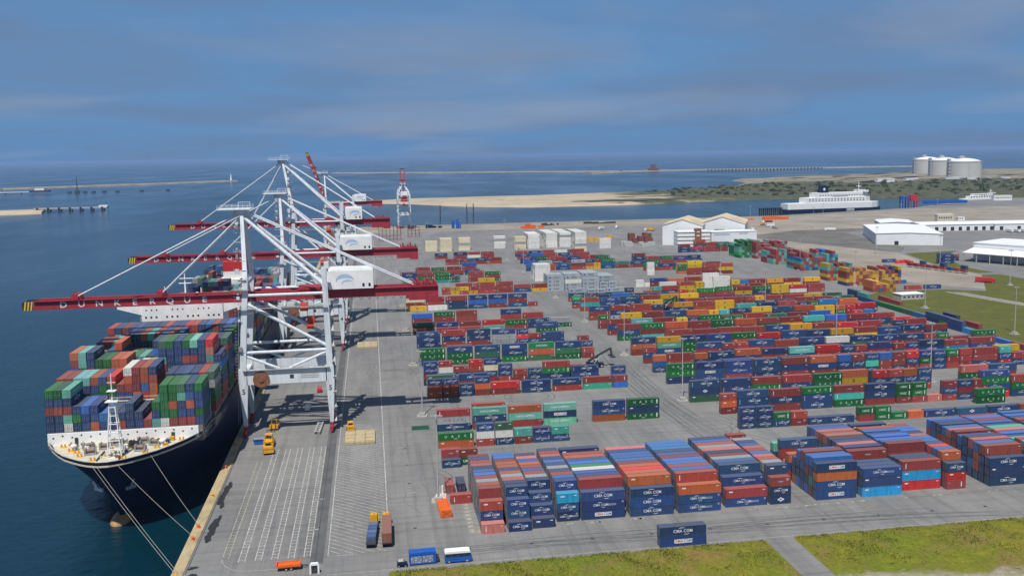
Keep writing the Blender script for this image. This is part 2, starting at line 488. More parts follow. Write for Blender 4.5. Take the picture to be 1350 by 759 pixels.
# long cracks in the slabs
mb = MB(); r2 = random.Random(11)
for x, y, n, dirx in [(14, 262, 7, 0), (11, 246, 8, 0), (88, 296, 6, 1), (102, 286, 8, 1), (75, 226, 9, 1), (30, 219, 8, 1), (120, 224, 7, 1), (5, 300, 9, 0), (6, 380, 12, 0), (112, 360, 9, 0)]:
    p = Vector((x, y, .006)); a = 1.57 if not dirx else 0.4
    for k in range(n):
        a += r2.uniform(-.35, .35)
        qv = p + Vector((math.cos(a), math.sin(a), 0))*r2.uniform(1.5, 3)
        mb.beam(p, qv, .13, .006); p = qv
struct(mb.build('pavement_crack', M['lane_dark']))

# dark tyre marks: paired curves where the yard machines turn
M['tyre'] = mat('tyre_rubber_mark', (0.135, 0.134, 0.132), 0.9, wear=0.3, scale=0.6)
rt = random.Random(31); tz = .0035
def tyre_arc(cx, cy, r, a0, a1, w=.45, gap=2.4):
    global tz
    for rr_ in (r, r+gap):
        n = max(6, int(abs(a1-a0)*rr_/3)); vs = []; fs = []
        for k in range(n+1):
            a = a0 + (a1-a0)*k/n; q = w*(.4 + .6*math.sin(math.pi*k/n))
            vs += [(cx+math.cos(a)*(rr_-q/2), cy+math.sin(a)*(rr_-q/2), tz), (cx+math.cos(a)*(rr_+q/2), cy+math.sin(a)*(rr_+q/2), tz)]
        for k in range(n): fs.append((2*k, 2*k+1, 2*k+3, 2*k+2))
        struct(MB().add(vs, fs).build('tyre_mark', M['tyre'])); tz += .00012
for k in range(16):
    tyre_arc(rt.choice((8, 112, 117, 60, 90, 118, 120)) + rt.uniform(-4, 4), rt.uniform(222, 470), rt.uniform(7, 16), rt.uniform(0, 6.28), rt.uniform(7, 9))
for k in range(8): tyre_arc(rt.uniform(20, 160), 219 + rt.uniform(-1, 3) - 400, 400, 1.50 + rt.uniform(-.1, .0), 1.60 + rt.uniform(0, .1), .5)
for k in range(6): tyre_arc(108 + k*2 + 600, 330 + rt.uniform(-20, 60), 600, 3.02, 3.02 + rt.uniform(.15, .35), .5)
# drain gratings and manhole covers
for k in range(26):
    x, y = (rt.choice((9.0, 114.5)), 236 + 17*k) if k < 16 else (22 + 16*(k-16), 220.5)
    struct(MB().box(x-.45, x+.45, y-.45, y+.45, .001, .012).build('drain_cover', M['rail']))
# ---- grass in the foreground and inland
def grass_material(name, a, b2, c):
    m = bpy.data.materials.new(name); t, b = nodes(m)
    crd = nd(t, 'ShaderNodeNewGeometry').outputs['Position']
    n1 = noise(t, 0.10, 7, 0.68, vec=crd)
    cc = ramp(t, n1, [(0.30, a), (0.47, b2), (0.66, c)])
    n2 = noise(t, 1.6, 6, 0.75, vec=crd)
    cc = mulcol(t, cc, ramp(t, n2, [(0.3, (0.6, 0.62, 0.6)), (0.7, (1.3, 1.25, 1.2))]))
    t.links.new(cc, b.inputs['Base Color']); b.inputs['Roughness'].default_value = 0.95
    b.inputs['Specular IOR Level'].default_value = 0.1
    bump(t, b, n2, 0.25, 0.9)
    return m
M['grass_near'] = grass_material('rough_grass', (0.17, 0.115, 0.045), (0.15, 0.145, 0.022), (0.20, 0.185, 0.028))
M['grass_far'] = grass_material('mown_grass', (0.125, 0.105, 0.040), (0.095, 0.110, 0.026), (0.145, 0.135, 0.038))
M['sand'] = mat('sand', (0.50, 0.41, 0.29), 0.95, wear=0.25, scale=0.012, spec=0.1)
M['pale_gravel'] = mat('pale_gravel', (0.42, 0.39, 0.34), 0.95, wear=0.3, scale=0.12, spec=0.1)
def grid_ground(name, x0, x1, y0, y1, nx, ny, material, amp, zbase, edge, seed):
    r = random.Random(seed); vs = []; fs = []
    ph = [r.uniform(0, 6) for _ in range(6)]
    for j in range(ny+1):
        for i in range(nx+1):
            x = x0 + (x1-x0)*i/nx; y = y0 + (y1-y0)*j/ny
            e = min(i, nx-i, j, ny-j)
            h = amp*(0.5*math.sin(x*.21+ph[0])*math.sin(y*.17+ph[1]) + .3*math.sin(x*.6+ph[2]+y*.4) + r.uniform(-.35, .35))
            h = h*min(1, e/3) if edge else h
            jx = r.uniform(-.3, .3) if 0 < i < nx else 0
            jy = r.uniform(-.55, .55)
            vs.append((x + jx, y + jy, zbase + max(0.0, h + amp*.4*min(1, e/2))))
    for j in range(ny):
        for i in range(nx):
            a = j*(nx+1)+i
            fs.append((a, a+1, a+nx+2, a+nx+1))
    return struct(MB().add(vs, fs).build(name, material, smooth=True))
def verge_material():
    m = bpy.data.materials.new('verge_turf'); t, b = nodes(m)
    crd = nd(t, 'ShaderNodeNewGeometry').outputs['Position']; sp = nd(t, 'ShaderNodeSeparateXYZ'); t.links.new(crd, sp.inputs[0])
    n1 = noise(t, 0.085, 7, 0.70, vec=crd, dist=0.6); n2 = noise(t, 0.9, 7, 0.75, vec=crd); n3 = noise(t, 0.035, 4, 0.6, vec=crd)
    cc = ramp(t, n1, [(0.30, (0.165, 0.105, 0.050)), (0.42, (0.20, 0.165, 0.045)), (0.52, (0.155, 0.165, 0.022)), (0.68, (0.225, 0.215, 0.030))])
    cc = mulcol(t, cc, ramp(t, n3, [(0.35, (0.85, 1.0, 0.8)), (0.65, (1.15, 1.0, 1.1))]))
    cc = mulcol(t, cc, ramp(t, n2, [(0.3, (0.66, 0.68, 0.66)), (0.7, (1.25, 1.22, 1.2))]))
    # bare pale ground along a track at the bottom right
    tr = nd(t, 'ShaderNodeMath', operation='MULTIPLY_ADD'); tr.inputs[1].default_value = 0.16; t.links.new(sp.outputs[0], tr.inputs[0]); t.links.new(sp.outputs[1], tr.inputs[2])
    d = nd(t, 'ShaderNodeMath', operation='MULTIPLY_ADD'); d.inputs[1].default_value = 14.0; t.links.new(n1, d.inputs[0]); t.links.new(tr.outputs[0], d.inputs[2])
    k1 = rng(t, d.outputs[0], 211.5, 215.5, 1.0, 0.0)
    k2 = rng(t, sp.outputs[0], 103, 109, 0.0, 1.0); mk = nd(t, 'ShaderNodeMath', operation='MULTIPLY'); t.links.new(k1, mk.inputs[0]); t.links.new(k2, mk.inputs[1])
    bare = ramp(t, n2, [(0.3, (0.25, 0.22, 0.17)), (0.7, (0.40, 0.36, 0.30))])
    cc = mulcol(t, cc, bare, mk.outputs[0], 'MIX')
    t.links.new(cc, b.inputs['Base Color']); b.inputs['Roughness'].default_value = 0.95; b.inputs['Specular IOR Level'].default_value = 0.1
    bump(t, b, n2, 0.3, 0.9)
    return m
M['verge'] = verge_material()
grid_ground('grass_verge', 1.5, 97.2, 150, 211.0, 120, 76, M['verge'], .30, 0.02, 1, 5)
grid_ground('grass_verge', 104.8, 260, 150, 211.6, 150, 76, M['verge'], .30, 0.02, 1, 6)
sheet('driveway', [(97.4, 150), (104.6, 150), (104.6, 212), (97.4, 212)], 0.006, M['lane_dark'] if False else M['pavement'])
r2 = random.Random(8)
def patch(name, cx, cy, L, W, z, material, seed, n=40):
    r = random.Random(seed); pts = []
    for k in range(n):
        a = 2*math.pi*k/n; q = 1 + .25*r.uniform(-1, 1) + .2*math.sin(2*a+seed)
        pts.append((cx + math.cos(a)*L*q, cy + math.sin(a)*W*q))
    return sheet(name, pts, z, material)
# grass tufts: small bent blades on the verges
vs = []; fs = []; r2 = random.Random(21)
for k in range(26000):
    if r2.random() < .45: x, y = r2.uniform(3, 96.5), 211.2 - abs(r2.gauss(0, 9))
    else: x, y = r2.uniform(105.4, 200), 211.6 - abs(r2.gauss(0, 14))
    if y < 172: continue
    if x > 104 and y + .16*x < 211 : continue
    if math.sin(x*.35+1)*math.sin(y*.4+x*.1) < -.1 and r2.random() < .8: continue
    h = r2.uniform(.08, .3) if r2.random() < .93 else r2.uniform(.4, .9)
    a = r2.uniform(0, 3.14); w = r2.uniform(.08, .25); dx, dy = math.cos(a)*w, math.sin(a)*w
    lx, ly = r2.uniform(-.3, .3), r2.uniform(-.3, .3); o = len(vs)
    vs += [(x-dx, y-dy, .05), (x+dx, y+dy, .05), (x+lx, y+ly, .15+h)]
    fs.append((o, o+1, o+2))
M['blade'] = grass_material('grass_blades', (0.17, 0.13, 0.04), (0.13, 0.16, 0.02), (0.26, 0.23, 0.05))
tag(MB().add(vs, fs).build('grass_tufts', M['blade']), 'rough green and straw coloured grass tufts along the front road', 'grass', kind='stuff')
# inland grass, roads, bare ground behind the yard
grass_polys = [
 [(322, 560), (350, 582), (398, 580), (420, 566), (455, 500), (520, 380), (430, 330), (322, 380)],
 [(420, 566.5), (470, 640), (486, 640), (486, 560), (470, 500), (456, 502)],
 [(474, 700), (500, 792), (560, 800), (520, 760), (489, 690), (489, 650), (474, 650)],
]
for p in grass_polys: sheet('inland_grass', p, .010, M['grass_far'])
M['bare'] = mat('bare_ground', (0.31, 0.275, 0.225), 0.95, wear=0.25, scale=0.02, spec=0.1)
M['bare2'] = mat('dark_gravel', (0.17, 0.16, 0.145), 0.95, wear=0.3, scale=0.03, spec=0.1)
sheet('bare_ground', [(384, 640), (415, 585), (440, 560), (470, 600), (471, 700), (497, 797), (470, 880), (560, 1010), (640, 1060), (640, 1300), (420, 1300), (425, 1000), (400, 800)], .005, M['bare'])
sheet('bare_ground', [(640, 1062), (1300, 1100), (1300, 1390), (905, 1380), (640, 1300)], .005, M['bare'])
sheet('gravel_yard', [(428, 1005), (468, 880), (502, 800), (530, 840), (560, 1010), (640, 1062), (520, 1060)], .009, M['bare2'])
sheet('gravel_yard', [(-30, 1200), (590, 1200), (600, 1298), (-30, 1298)], .007, M['bare'])
for pts in ([(322, 372), (415, 330), (417, 334), (324, 376)],):
    sheet('yard_road', pts, .016, M['bare'])
# rail tracks curving inland
M['ballast'] = mat('rail_ballast', (0.30, 0.28, 0.25), 0.95, wear=0.3, scale=0.4)
def strip_path(name, pts, w, z, material):
    mb = MB()
    for a, b in zip(pts[:-1], pts[1:]):
        d = Vector((b[0]-a[0], b[1]-a[1], 0)).normalized(); nrm = Vector((-d.y, d.x, 0))*w/2
        mb.add([(a[0]+nrm.x, a[1]+nrm.y, z), (a[0]-nrm.x, a[1]-nrm.y, z), (b[0]-nrm.x-d.x*-.3, b[1]-nrm.y, z), (b[0]+nrm.x, b[1]+nrm.y, z)], [(0,1,2,3)])
    return struct(mb.build(name, material))
for k, off in enumerate((0, 7, 13)):
    pts = [(392 + off*.6 + 1.5*s + 9*(s/10)**2, 570 - off*.4 - 11*s) for s in range(0, 12)]
    strip_path('rail_track', pts, 3.0, .020 + k*.005, M['ballast'])
# ---- sand spit, scrub and the coast beyond
def terrain(name, poly_fn, x0, x1, y0, y1, nx, ny, material, seed):
    r = random.Random(seed); vs = []; fs = []
    for j in range(ny+1):
        for i in range(nx+1):
            x = x0 + (x1-x0)*i/nx; y = y0 + (y1-y0)*j/ny
            vs.append((x, y, poly_fn(x, y, r)))
    for j in range(ny):
        for i in range(nx):
            a = j*(nx+1)+i
            q4 = (a, a+1, a+nx+2, a+nx+1)
            if max(vs[k][2] for k in q4) > SEA - 1.5: fs.append(q4)
    return struct(MB().add(vs, fs).build(name, material, smooth=True))
def lerp(x, pts):
    if x <= pts[0][0]: return pts[0][1]
    for (a, b), (c, d) in zip(pts[:-1], pts[1:]):
        if x <= c: return b + (d-b)*(x-a)/(c-a)
    return pts[-1][1]
S_SHORE = [(-60, 2150), (87, 2040), (200, 1880), (316, 1800), (500, 1800), (702, 1845), (852, 1875), (1050, 1850), (1250, 1700), (1400, 1630), (3400, 1700)]
N_SHORE = [(-60, 2170), (97, 2264), (412, 2290), (756, 2390), (1000, 2470), (1250, 2900), (1300, 3150), (1600, 3300), (2500, 3750), (3400, 3900)]
def land_h(x, y, r):
    a = y - lerp(x, S_SHORE); b = lerp(x, N_SHORE) - y
    e = min(a, b)
    h = SEA - 3 + max(0, min(1, (e+25)/60))*7.5
    if e > 40:
        d = max(0, min(1, (e-40)/80))
        scrub = max(0, min(1, (x-650)/250))
        h += d*(1.2 + scrub*(3.0 + 4.5*math.sin(x*.011+1)*math.sin(y*.013) + 3*math.sin(x*.031+y*.02)) + r.uniform(-.8, .8)*scrub)
        if y > 2600: h = min(h, 3.0 + r.uniform(-.3, .3))
    return h
m = bpy.data.materials.new('coast_land'); t, b = nodes(m)
crd = nd(t, 'ShaderNodeNewGeometry').outputs['Position']; sp = nd(t, 'ShaderNodeSeparateXYZ'); t.links.new(crd, sp.inputs[0])
n1 = noise(t, 0.010, 7, 0.65, vec=crd); n2 = noise(t, 0.06, 6, 0.7, vec=crd)
sandc = ramp(t, n1, [(0.3, (0.30, 0.25, 0.17)), (0.5, (0.42, 0.35, 0.25)), (0.7, (0.50, 0.43, 0.32))])
scrubc = ramp(t, n2, [(0.3, (0.045, 0.052, 0.026)), (0.52, (0.085, 0.088, 0.048)), (0.72, (0.15, 0.135, 0.085))])
ex = rng(t, sp.outputs[0], 480, 860, -0.10, 0.32)
ad = nd(t, 'ShaderNodeMath', operation='ADD'); t.links.new(n1, ad.inputs[0]); t.links.new(ex, ad.inputs[1])
fac = rng(t, ad.outputs[0], 0.50, 0.60, 0.0, 1.0)
far = rng(t, sp.outputs[1], 2480, 2620, 1.0, 0.55)
mu = nd(t, 'ShaderNodeMath', operation='MULTIPLY'); t.links.new(fac, mu.inputs[0]); t.links.new(far, mu.inputs[1])
t.links.new(mulcol(t, sandc, scrubc, mu.outputs[0], 'MIX'), b.inputs['Base Color'])
b.inputs['Roughness'].default_value = 0.95; b.inputs['Specular IOR Level'].default_value = 0.1
M['coast'] = m
terrain('coast_land', land_h, -80, 3400, 1580, 4900, 174, 150, M['coast'], 9)
patch('salt_marsh', 540, 1893, 105, 34, -1.05, mat('marsh_grass', (0.105, 0.105, 0.06), 0.95, wear=0.3, scale=0.02, spec=0.1), 6)

for k, (xa, ya, xb, yb, w_, mm) in enumerate([(1350, 2700, 2900, 2760, 18, 'pale_gravel'), (1450, 2850, 2700, 2900, 40, 'bare2'), (1400, 3050, 2900, 3120, 26, 'pale_gravel'), (1500, 3250, 2300, 3300, 60, 'bare2'), (1350, 2620, 1800, 2640, 22, 'bare2'), (2250, 2640, 3200, 2700, 60, 'pale_gravel'), (1700, 3450, 2600, 3560, 50, 'grass_far')]):
    n_ = Vector((-(yb-ya), xb-xa, 0)).normalized()*w_/2
    sheet('coast_road', [(xa+n_.x, ya+n_.y), (xa-n_.x, ya-n_.y), (xb-n_.x, yb-n_.y), (xb+n_.x, yb+n_.y)], 3.9 + k*.05, M[mm])
# ------------------------------------------------------------------ containers
W2 = 1.219
L40, L20 = 12.19, 6.06
H_HC, H_ST = 2.896, 2.591
PAINT = {  # base colour, colour word
 'n': ((0.022, 0.052, 0.145), 'navy'), 'N': ((0.026, 0.046, 0.120), 'plain navy'), 'm': ((0.020, 0.054, 0.160), 'navy'), 'd': ((0.028, 0.062, 0.150), 'navy'),
 'b': ((0.030, 0.120, 0.360), 'mid blue'), 'c': ((0.020, 0.220, 0.500), 'bright blue'), 'r': ((0.250, 0.046, 0.038), 'maroon'),
 'o': ((0.400, 0.095, 0.035), 'rust orange'), 'R': ((0.480, 0.030, 0.028), 'bright red'), 'p': ((0.430, 0.140, 0.110), 'salmon'),
 'g': ((0.010, 0.120, 0.030), 'green'), 'U': ((0.010, 0.120, 0.030), 'green'), 'G': ((0.015, 0.280, 0.090), 'bright green'), 'k': ((0.045, 0.125, 0.075), 'dull green'),
 't': ((0.130, 0.370, 0.310), 'pale teal'), 'T': ((0.060, 0.360, 0.300), 'turquoise'), 'w': ((0.660, 0.650, 0.610), 'off-white'), 'e': ((0.300, 0.315, 0.325), 'grey'),
 'M': ((0.350, 0.390, 0.420), 'pale grey'), 'y': ((0.560, 0.330, 0.020), 'yellow'), 'C': ((0.680, 0.610, 0.430), 'cream'), 'W': ((0.720, 0.710, 0.670), 'white'),
}
MARK = {'n': 'with white swoosh lettering', 'm': 'with boxed lettering', 'd': 'with white diamond logo', 'g': 'with spaced white letters', 'U': 'with white lettering',
        'G': 'with white lettering', 't': 'with white lettering', 'y': 'with dark logo', 'e': '', 'r': '', 'T': ''}

def panel_mb(L, H):
    a = L/2 - .06; b = W2 - .045
    return MB().box(-a, a, -b, b, .12, H - .035)
def frame_mb(L, H):
    mb = MB(); a = L/2; s = .17
    for sx in (-1, 1):
        for sy in (-1, 1):
            x0, x1 = sorted((sx*a, sx*(a-s))); y0, y1 = sorted((sy*W2, sy*(W2-s)))
            mb.box(x0, x1, y0, y1, 0, H)
    for sy in (-1, 1):
        y0, y1 = sorted((sy*(W2-.012), sy*(W2-.14)))
        mb.box(-a+s, a-s, y0, y1, .02, .19); mb.box(-a+s, a-s, y0, y1, H-.13, H-.015)
    for sx in (-1, 1):
        x0, x1 = sorted((sx*(a-.012), sx*(a-.13)))
        mb.box(x0, x1, -W2+s, W2-s, .02, .2); mb.box(x0, x1, -W2+s, W2-s, H-.14, H-.02)
    return mb
def door_mb(L, H, side):
    mb = MB(); a = L/2
    y0, y1 = sorted((side*.02, side*(W2-.19)))
    mb.box(-a+.012, -a+.055, y0, y1, .22, H-.16)
    for q in (.3, .75):
        y = side*q
        mb.box(-a-.03, -a+.010, y-.028, y+.028, .16, H-.12, 1)
        mb.box(-a-.05, -a-.031, y-.14, y+.14, 1.12, 1.22, 1)
    return mb
def to_mesh(mb, name, mats):
    o = mb.build(name, mats); me = o.data
    bpy.data.objects.remove(o)
    return me
M['rod'] = mat('locking_rod', (0.24, 0.24, 0.24), .6, wear=.2)
CM = {}
for L, ln in ((L40, 4), (L20, 2)):
    for H, hn in ((H_HC, 'h'), (H_ST, 's')):
        CM[(ln, hn)] = (to_mesh(panel_mb(L, H), 'container_panels', M['paint']), to_mesh(frame_mb(L, H), 'frame', M['paint']),
                        to_mesh(door_mb(L, H, -1), 'door', [M['paint'], M['rod']]), to_mesh(door_mb(L, H, 1), 'door', [M['paint'], M['rod']]))

# ---- printed lettering (flat meshes on the long sides)
def text_tris(body, size, bold=0.0, res=2):
    cu = bpy.data.curves.new('t', 'FONT'); cu.body = body; cu.size = size; cu.align_x = 'CENTER'; cu.align_y = 'CENTER'
    cu.resolution_u = res; cu.offset = bold
    o = bpy.data.objects.new('t', cu); col.objects.link(o)
    dg = bpy.context.evaluated_depsgraph_get()
    me = bpy.data.meshes.new_from_object(o.evaluated_get(dg))
    vs = [(v.co.x, v.co.y) for v in me.vertices]; fs = [tuple(p.vertices) for p in me.polygons]
    bpy.data.objects.remove(o); bpy.data.curves.remove(cu); bpy.data.meshes.remove(me)
    return vs, fs
M['print_faded'] = mat('print_faded', (0.32, 0.36, 0.44), 0.6, wear=0.3, scale=2.0)
PRINT_MATS = [M['print_white'], M['print_red'], M['print_blue'], M['print_dark'], M['print_faded']]
class Print:
    def __init__(s): s.v = []; s.f = []; s.m = []
    def add2(s, vs, fs, dx=0, dz=0, mi=0, sx=1.0, lay=0):
        o = len(s.v)
        s.v += [(x*sx + dx, -.012*lay, z + dz) for x, z in vs]
        for f in fs: s.f.append(tuple(i+o for i in f)); s.m.append(mi)
        return s
    def rect(s, x0, x1, z0, z1, mi=0, lay=0): return s.add2([(x0,z0),(x1,z0),(x1,z1),(x0,z1)], [(0,1,2,3)], mi=mi, lay=lay)
    def arc(s, cx, cz, rx, rz, a0, a1, w, mi=0, n=10):
        vs = []; fs = []
        for k in range(n+1):
            a = math.radians(a0 + (a1-a0)*k/n); tw = w*math.sin(math.pi*(k+.6)/(n+1.2))
            vs += [(cx+rx*math.cos(a), cz+rz*math.sin(a)), (cx+(rx+tw*.6)*math.cos(a), cz+(rz+tw)*math.sin(a))]
        for k in range(n): fs.append((2*k, 2*k+1, 2*k+3, 2*k+2))
        return s.add2(vs, fs, mi=mi)
    def text(s, body, size, dx, dz, mi=0, bold=0.0, sx=1.0, res=2, lay=0):
        vs, fs = text_tris(body, size, bold, res); return s.add2(vs, fs, dx, dz, mi, sx, lay)
def make_print(kind, ln, H):
    L = L40 if ln == 4 else L20; p = Print(); zc = H*.52; k = 1.0 if ln == 4 else .8
    if kind == 'cma2':
        k *= .82; p.text('CMA CGM', 1.12*k, -.9*k, zc, 0, .012*k, .98)
        p.arc(-1.1*k, zc-.05*k, 2.2*k, .86*k, 70, 118, .15*k); p.arc(-.4*k, zc+.05*k, 2.2*k, .86*k, -98, -55, .15*k)
        for q in range(2): p.rect(1.6*k, 4.4*k, zc-.34*k+q*.36*k, zc-.1*k+q*.36*k, 4)
        p.rect(L/2-.9, L/2-.45, H-.9, H-.35, 4)
    elif kind == 'cma3':
        p.text('CMA CGM', 1.05*k, .5*k, zc+.1, 0, .012*k, .96); p.arc(.3*k, zc+.05*k, 2.1*k, .82*k, 70, 118, .15*k); p.arc(.9*k, zc+.15*k, 2.1*k, .82*k, -98, -55, .15*k); p.rect(L/2-.95, L/2-.4, H-.85, H-.55); p.rect(-L/2+.6, -L/2+.9, .5, H-.6, 4)
    elif kind == 'cma':
        p.text('CMA CGM', 1.12*k, 0, zc, 0, .012*k, .98)
        p.arc(-.2*k, zc-.05*k, 2.2*k, .86*k, 70, 118, .15*k); p.arc(.5*k, zc+.05*k, 2.2*k, .86*k, -98, -55, .15*k)
    elif kind == 'cmabox':
        p.rect(-2.35*k, 2.35*k, zc-.52*k, zc+.52*k); p.text('CMA', 1.0*k, -1.12*k, zc, 1, .008, .95, lay=1); p.text('CGM', 1.0*k, 1.15*k, zc, 2, .008, .95, lay=1)
    elif kind == 'uasc':
        for c, x in zip('UASC', (-3.5, -1.25, .95, 3.15)): p.text(c, 1.15, x, zc+.1, 0, .015)
        p.arc(-.1, zc-.55, .9, .12, 200, 340, .14); p.rect(L/2-1.15, L/2-.72, zc-.75, zc+.85)
    elif kind == 'uasc20':
        p.text('UASC', 1.15, -.3, zc, 0, .015); p.rect(L/2-1.05, L/2-.7, zc-.8, zc+.8)
    elif kind == 'china': p.text('CHINA SHIPPING', .98*k, 0, zc, 0, .02, .94 if ln == 4 else .62)
    elif kind == 'cosco':
        for i, c in enumerate('COSCO'): p.text(c, .95*k, (i-2)*1.55*k, zc, 3, .02)
    elif kind == 'bar': p.rect(-L/2+1.0, -L/2+1.22, zc-.75, zc+.7); p.rect(L/2-1.1, L/2-.5, H-.75, H-.6)
    elif kind == 'bar2': p.rect(L/2-1.5, L/2-1.2, zc-.7, zc+.8); p.rect(-L/2+.6, -L/2+1.3, H-.8, H-.62, 4)
    elif kind == 'mark2': p.rect(-.9*k, .9*k, zc-.16, zc+.16, 4); p.rect(L/2-1.4, L/2-.6, H-.7, H-.5); p.rect(L/2-1.4, L/2-.7, H-1.1, H-.95, 4)
    elif kind == 'mark': p.rect(-L/2+.9, -L/2+2.0, H-.95, H-.6); p.rect(L/2-1.4, L/2-.6, H-.7, H-.5)
    elif kind == 'ever': p.text('EVERGREEN', 1.15*k, 0, zc, 0, .012, .92)
    elif kind == 'msc': p.text('M', 1.0, 0, zc+.32, 3, .05); p.text('SC', .75, 0, zc-.38, 3, .05)
    elif kind == 'maersk':
        p.rect(-L/2+1.2*k, -L/2+2.5*k, zc-.6*k, zc+.6*k, 2); p.text('MAERSK', 1.15*k, .6*k, zc, 3, .03, .95)
    elif kind == 'diamond': 
        p.add2([(-1.1,0),(0,-.62),(1.1,0),(0,.62)], [(0,1,2,3)], 0, zc); p.add2([(-.45,0),(0,-.26),(.45,0),(0,.26)], [(0,1,2,3)], 0, zc, 2, lay=1)
    return p
KIND = {'n': 'cma', 'm': 'cmabox', 'd': 'diamond', 'r': 'bar', 'R': 'mark', 'c': 'mark', 'b': None, 'g': 'uasc', 'U': 'uasc20', 'G': 'ever', 't': 'china', 'T': 'bar',
        'e': 'cosco', 'M': 'maersk', 'y': 'msc', 'o': None, 'p': 'bar', 'k': 'mark', 'w': None, 'W': None, 'C': None, 'N': 'mark'}
PR = {}
rv = random.Random(15)
def get_print(code, ln, hn):
    kind = KIND.get(code)
    if kind is None:
        if code == 'o' and rv.random() < .4: kind = 'mark'
        else: return None
    if kind == 'cma': kind = rv.choice(['cma', 'cma', 'cma', 'cma2', 'cma3'])
    if kind == 'bar' and rv.random() < .55: kind = rv.choice(['mark', 'plain', 'bar2', 'mark2'])
    if kind == 'plain': return None
    if kind == 'uasc' and ln == 2: kind = 'uasc20'
    if kind == 'uasc20' and ln == 4: kind = 'uasc'
    key = (kind, ln, hn)
    if key not in PR:
        p = make_print(kind, ln, H_HC if hn == 'h' else H_ST); y = -(W2 - .045) - .008
        vs = [(x, y + d, z) for x, d, z in p.v]; vs2 = [(-x, -y - d, z) for x, d, z in p.v]
        n = len(vs); fs = p.f + [tuple(i+n for i in f) for f in p.f]
        me = bpy.data.meshes.new('lettering'); me.from_pydata(vs+vs2, [], fs)
        for mm in PRINT_MATS: me.materials.append(mm)
        me.polygons.foreach_set('material_index', p.m + p.m); me.update()
        PR[key] = (me, np.array(vs + vs2), fs, p.m + p.m)
    return PR[key]

# ---- where every container stands
CONT = []     # dicts
def height_of(ln, code, r): return 's' if ln == 2 else ('h' if r.random() < .72 else 's')
def stack(xc, yc, codes, ln, where, rot=0, z0=0.0, r=rnd, force=None, group='yard containers', skip=()):
    z = z0
    for i, c in enumerate(codes):
        hn = force or height_of(ln, c, r)
        if i not in skip:
            CONT.append(dict(x=xc + r.uniform(-.06, .06), y=yc + r.uniform(-.05, .05), z=z, ln=ln, hn=hn, c=c, rot=rot, tier=i+1, n=len(codes), where=where, group=group))
        z += H_HC if hn == 'h' else H_ST

# front blocks: one column of rows each, long sides towards the road; 13 rows deep
FB = [ # x of left end, size, front-row stacks (bottom to top) per row, roof colours going back, y of front, rows
 (26.2, 2, ['p', 'rnr', 'nrnr'], 'oerbbNprnrNp', 228.5, 13),
 (33.4, 2, ['n', 'rnn', 'rnnn'], 'NpeoNoorbbbn', 228.4, 13),
 (40.0, 2, ['N', 'rn', 'rnn', 'nnnn'], 'erboobpNnrb', 229.5, 13),
 (47.3, 2, ['nnc', 'nnnn'], 'brNenbNprNnb', 232.6, 12),
 (54.0, 4, ['mnn', 'nnnr'], 'NbwGbnorbNpbo', 232.4, 12),
 (67.7, 4, ['nnn', 'nnno'], 'oRorbbbnpNb', 232.1, 12),
 (81.4, 4, ['nno', 'nnnr'], 'brbbrbNcb', 232.0, 12),
 (95.6, 4, ['nr', 'rnn', 'rnnn'], 'berNpeobNpb', 233.3, 12),
 (108.6, 2, ['dnr', 'nnnN'], 'eopbrpbNebr', 233.0, 13),
 (122.6, 4, ['mnom'], 'bbrbbN', 233.4, 6),
 (136.4, 4, ['cNn', 'nnn', 'rNn', 'nnnr'], 'NpnNprpbnb', 233.0, 13),
 (150.2, 4, ['Rcr', 'nrN', 'nNN', 'nnrr'], 'bbbnbobNp', 235.4, 12),
 (163.4, 2, ['rRn', 'nnno'], 'bRnbbpNbbr', 233.9, 12),
 (177.0, 4, ['nNn', 'nnnr'], 'bpNbrpbnNb', 233.8, 12),
 (190.6, 4, ['ner', 'nnne'], 'rtnbpTNbrb', 233.8, 13),
 (204.2, 4, ['nrn', 'rnnn'], 'brNpbenrNb', 233.8, 13),
]
BNAME = ['leftmost', 'second', 'third', 'fourth', 'fifth', 'sixth', 'seventh', 'eighth', 'ninth', 'tenth', 'eleventh', 'twelfth', 'thirteenth', 'fourteenth', 'fifteenth', 'sixteenth']
rb = random.Random(41)
BODY = 'nnnrnbNrnko'
for bi, (x0, ln, fr, roofs, y0, rows) in enumerate(FB):
    L = L40 if ln == 4 else L20
    for j in range(rows):
        if j < len(fr): codes = fr[j]
        else:
            tc = roofs[(j-len(fr)) % len(roofs)]
            codes = ''.join(rb.choice(BODY) for _ in range(3)) + tc
            if j >= rows-2 and rb.random() < .35: codes = codes[:3]
        nxt = None
        where = f"{ORD[j+1]} row of the {BNAME[bi]} front block"
        inner = () if j < len(fr) or j >= rows-1 else ()
        stack(x0 + L/2, y0 + W2 + j*2.62, codes, ln, where, r=rb, force='s' if ln == 2 or bi < 9 else None, skip=inner)
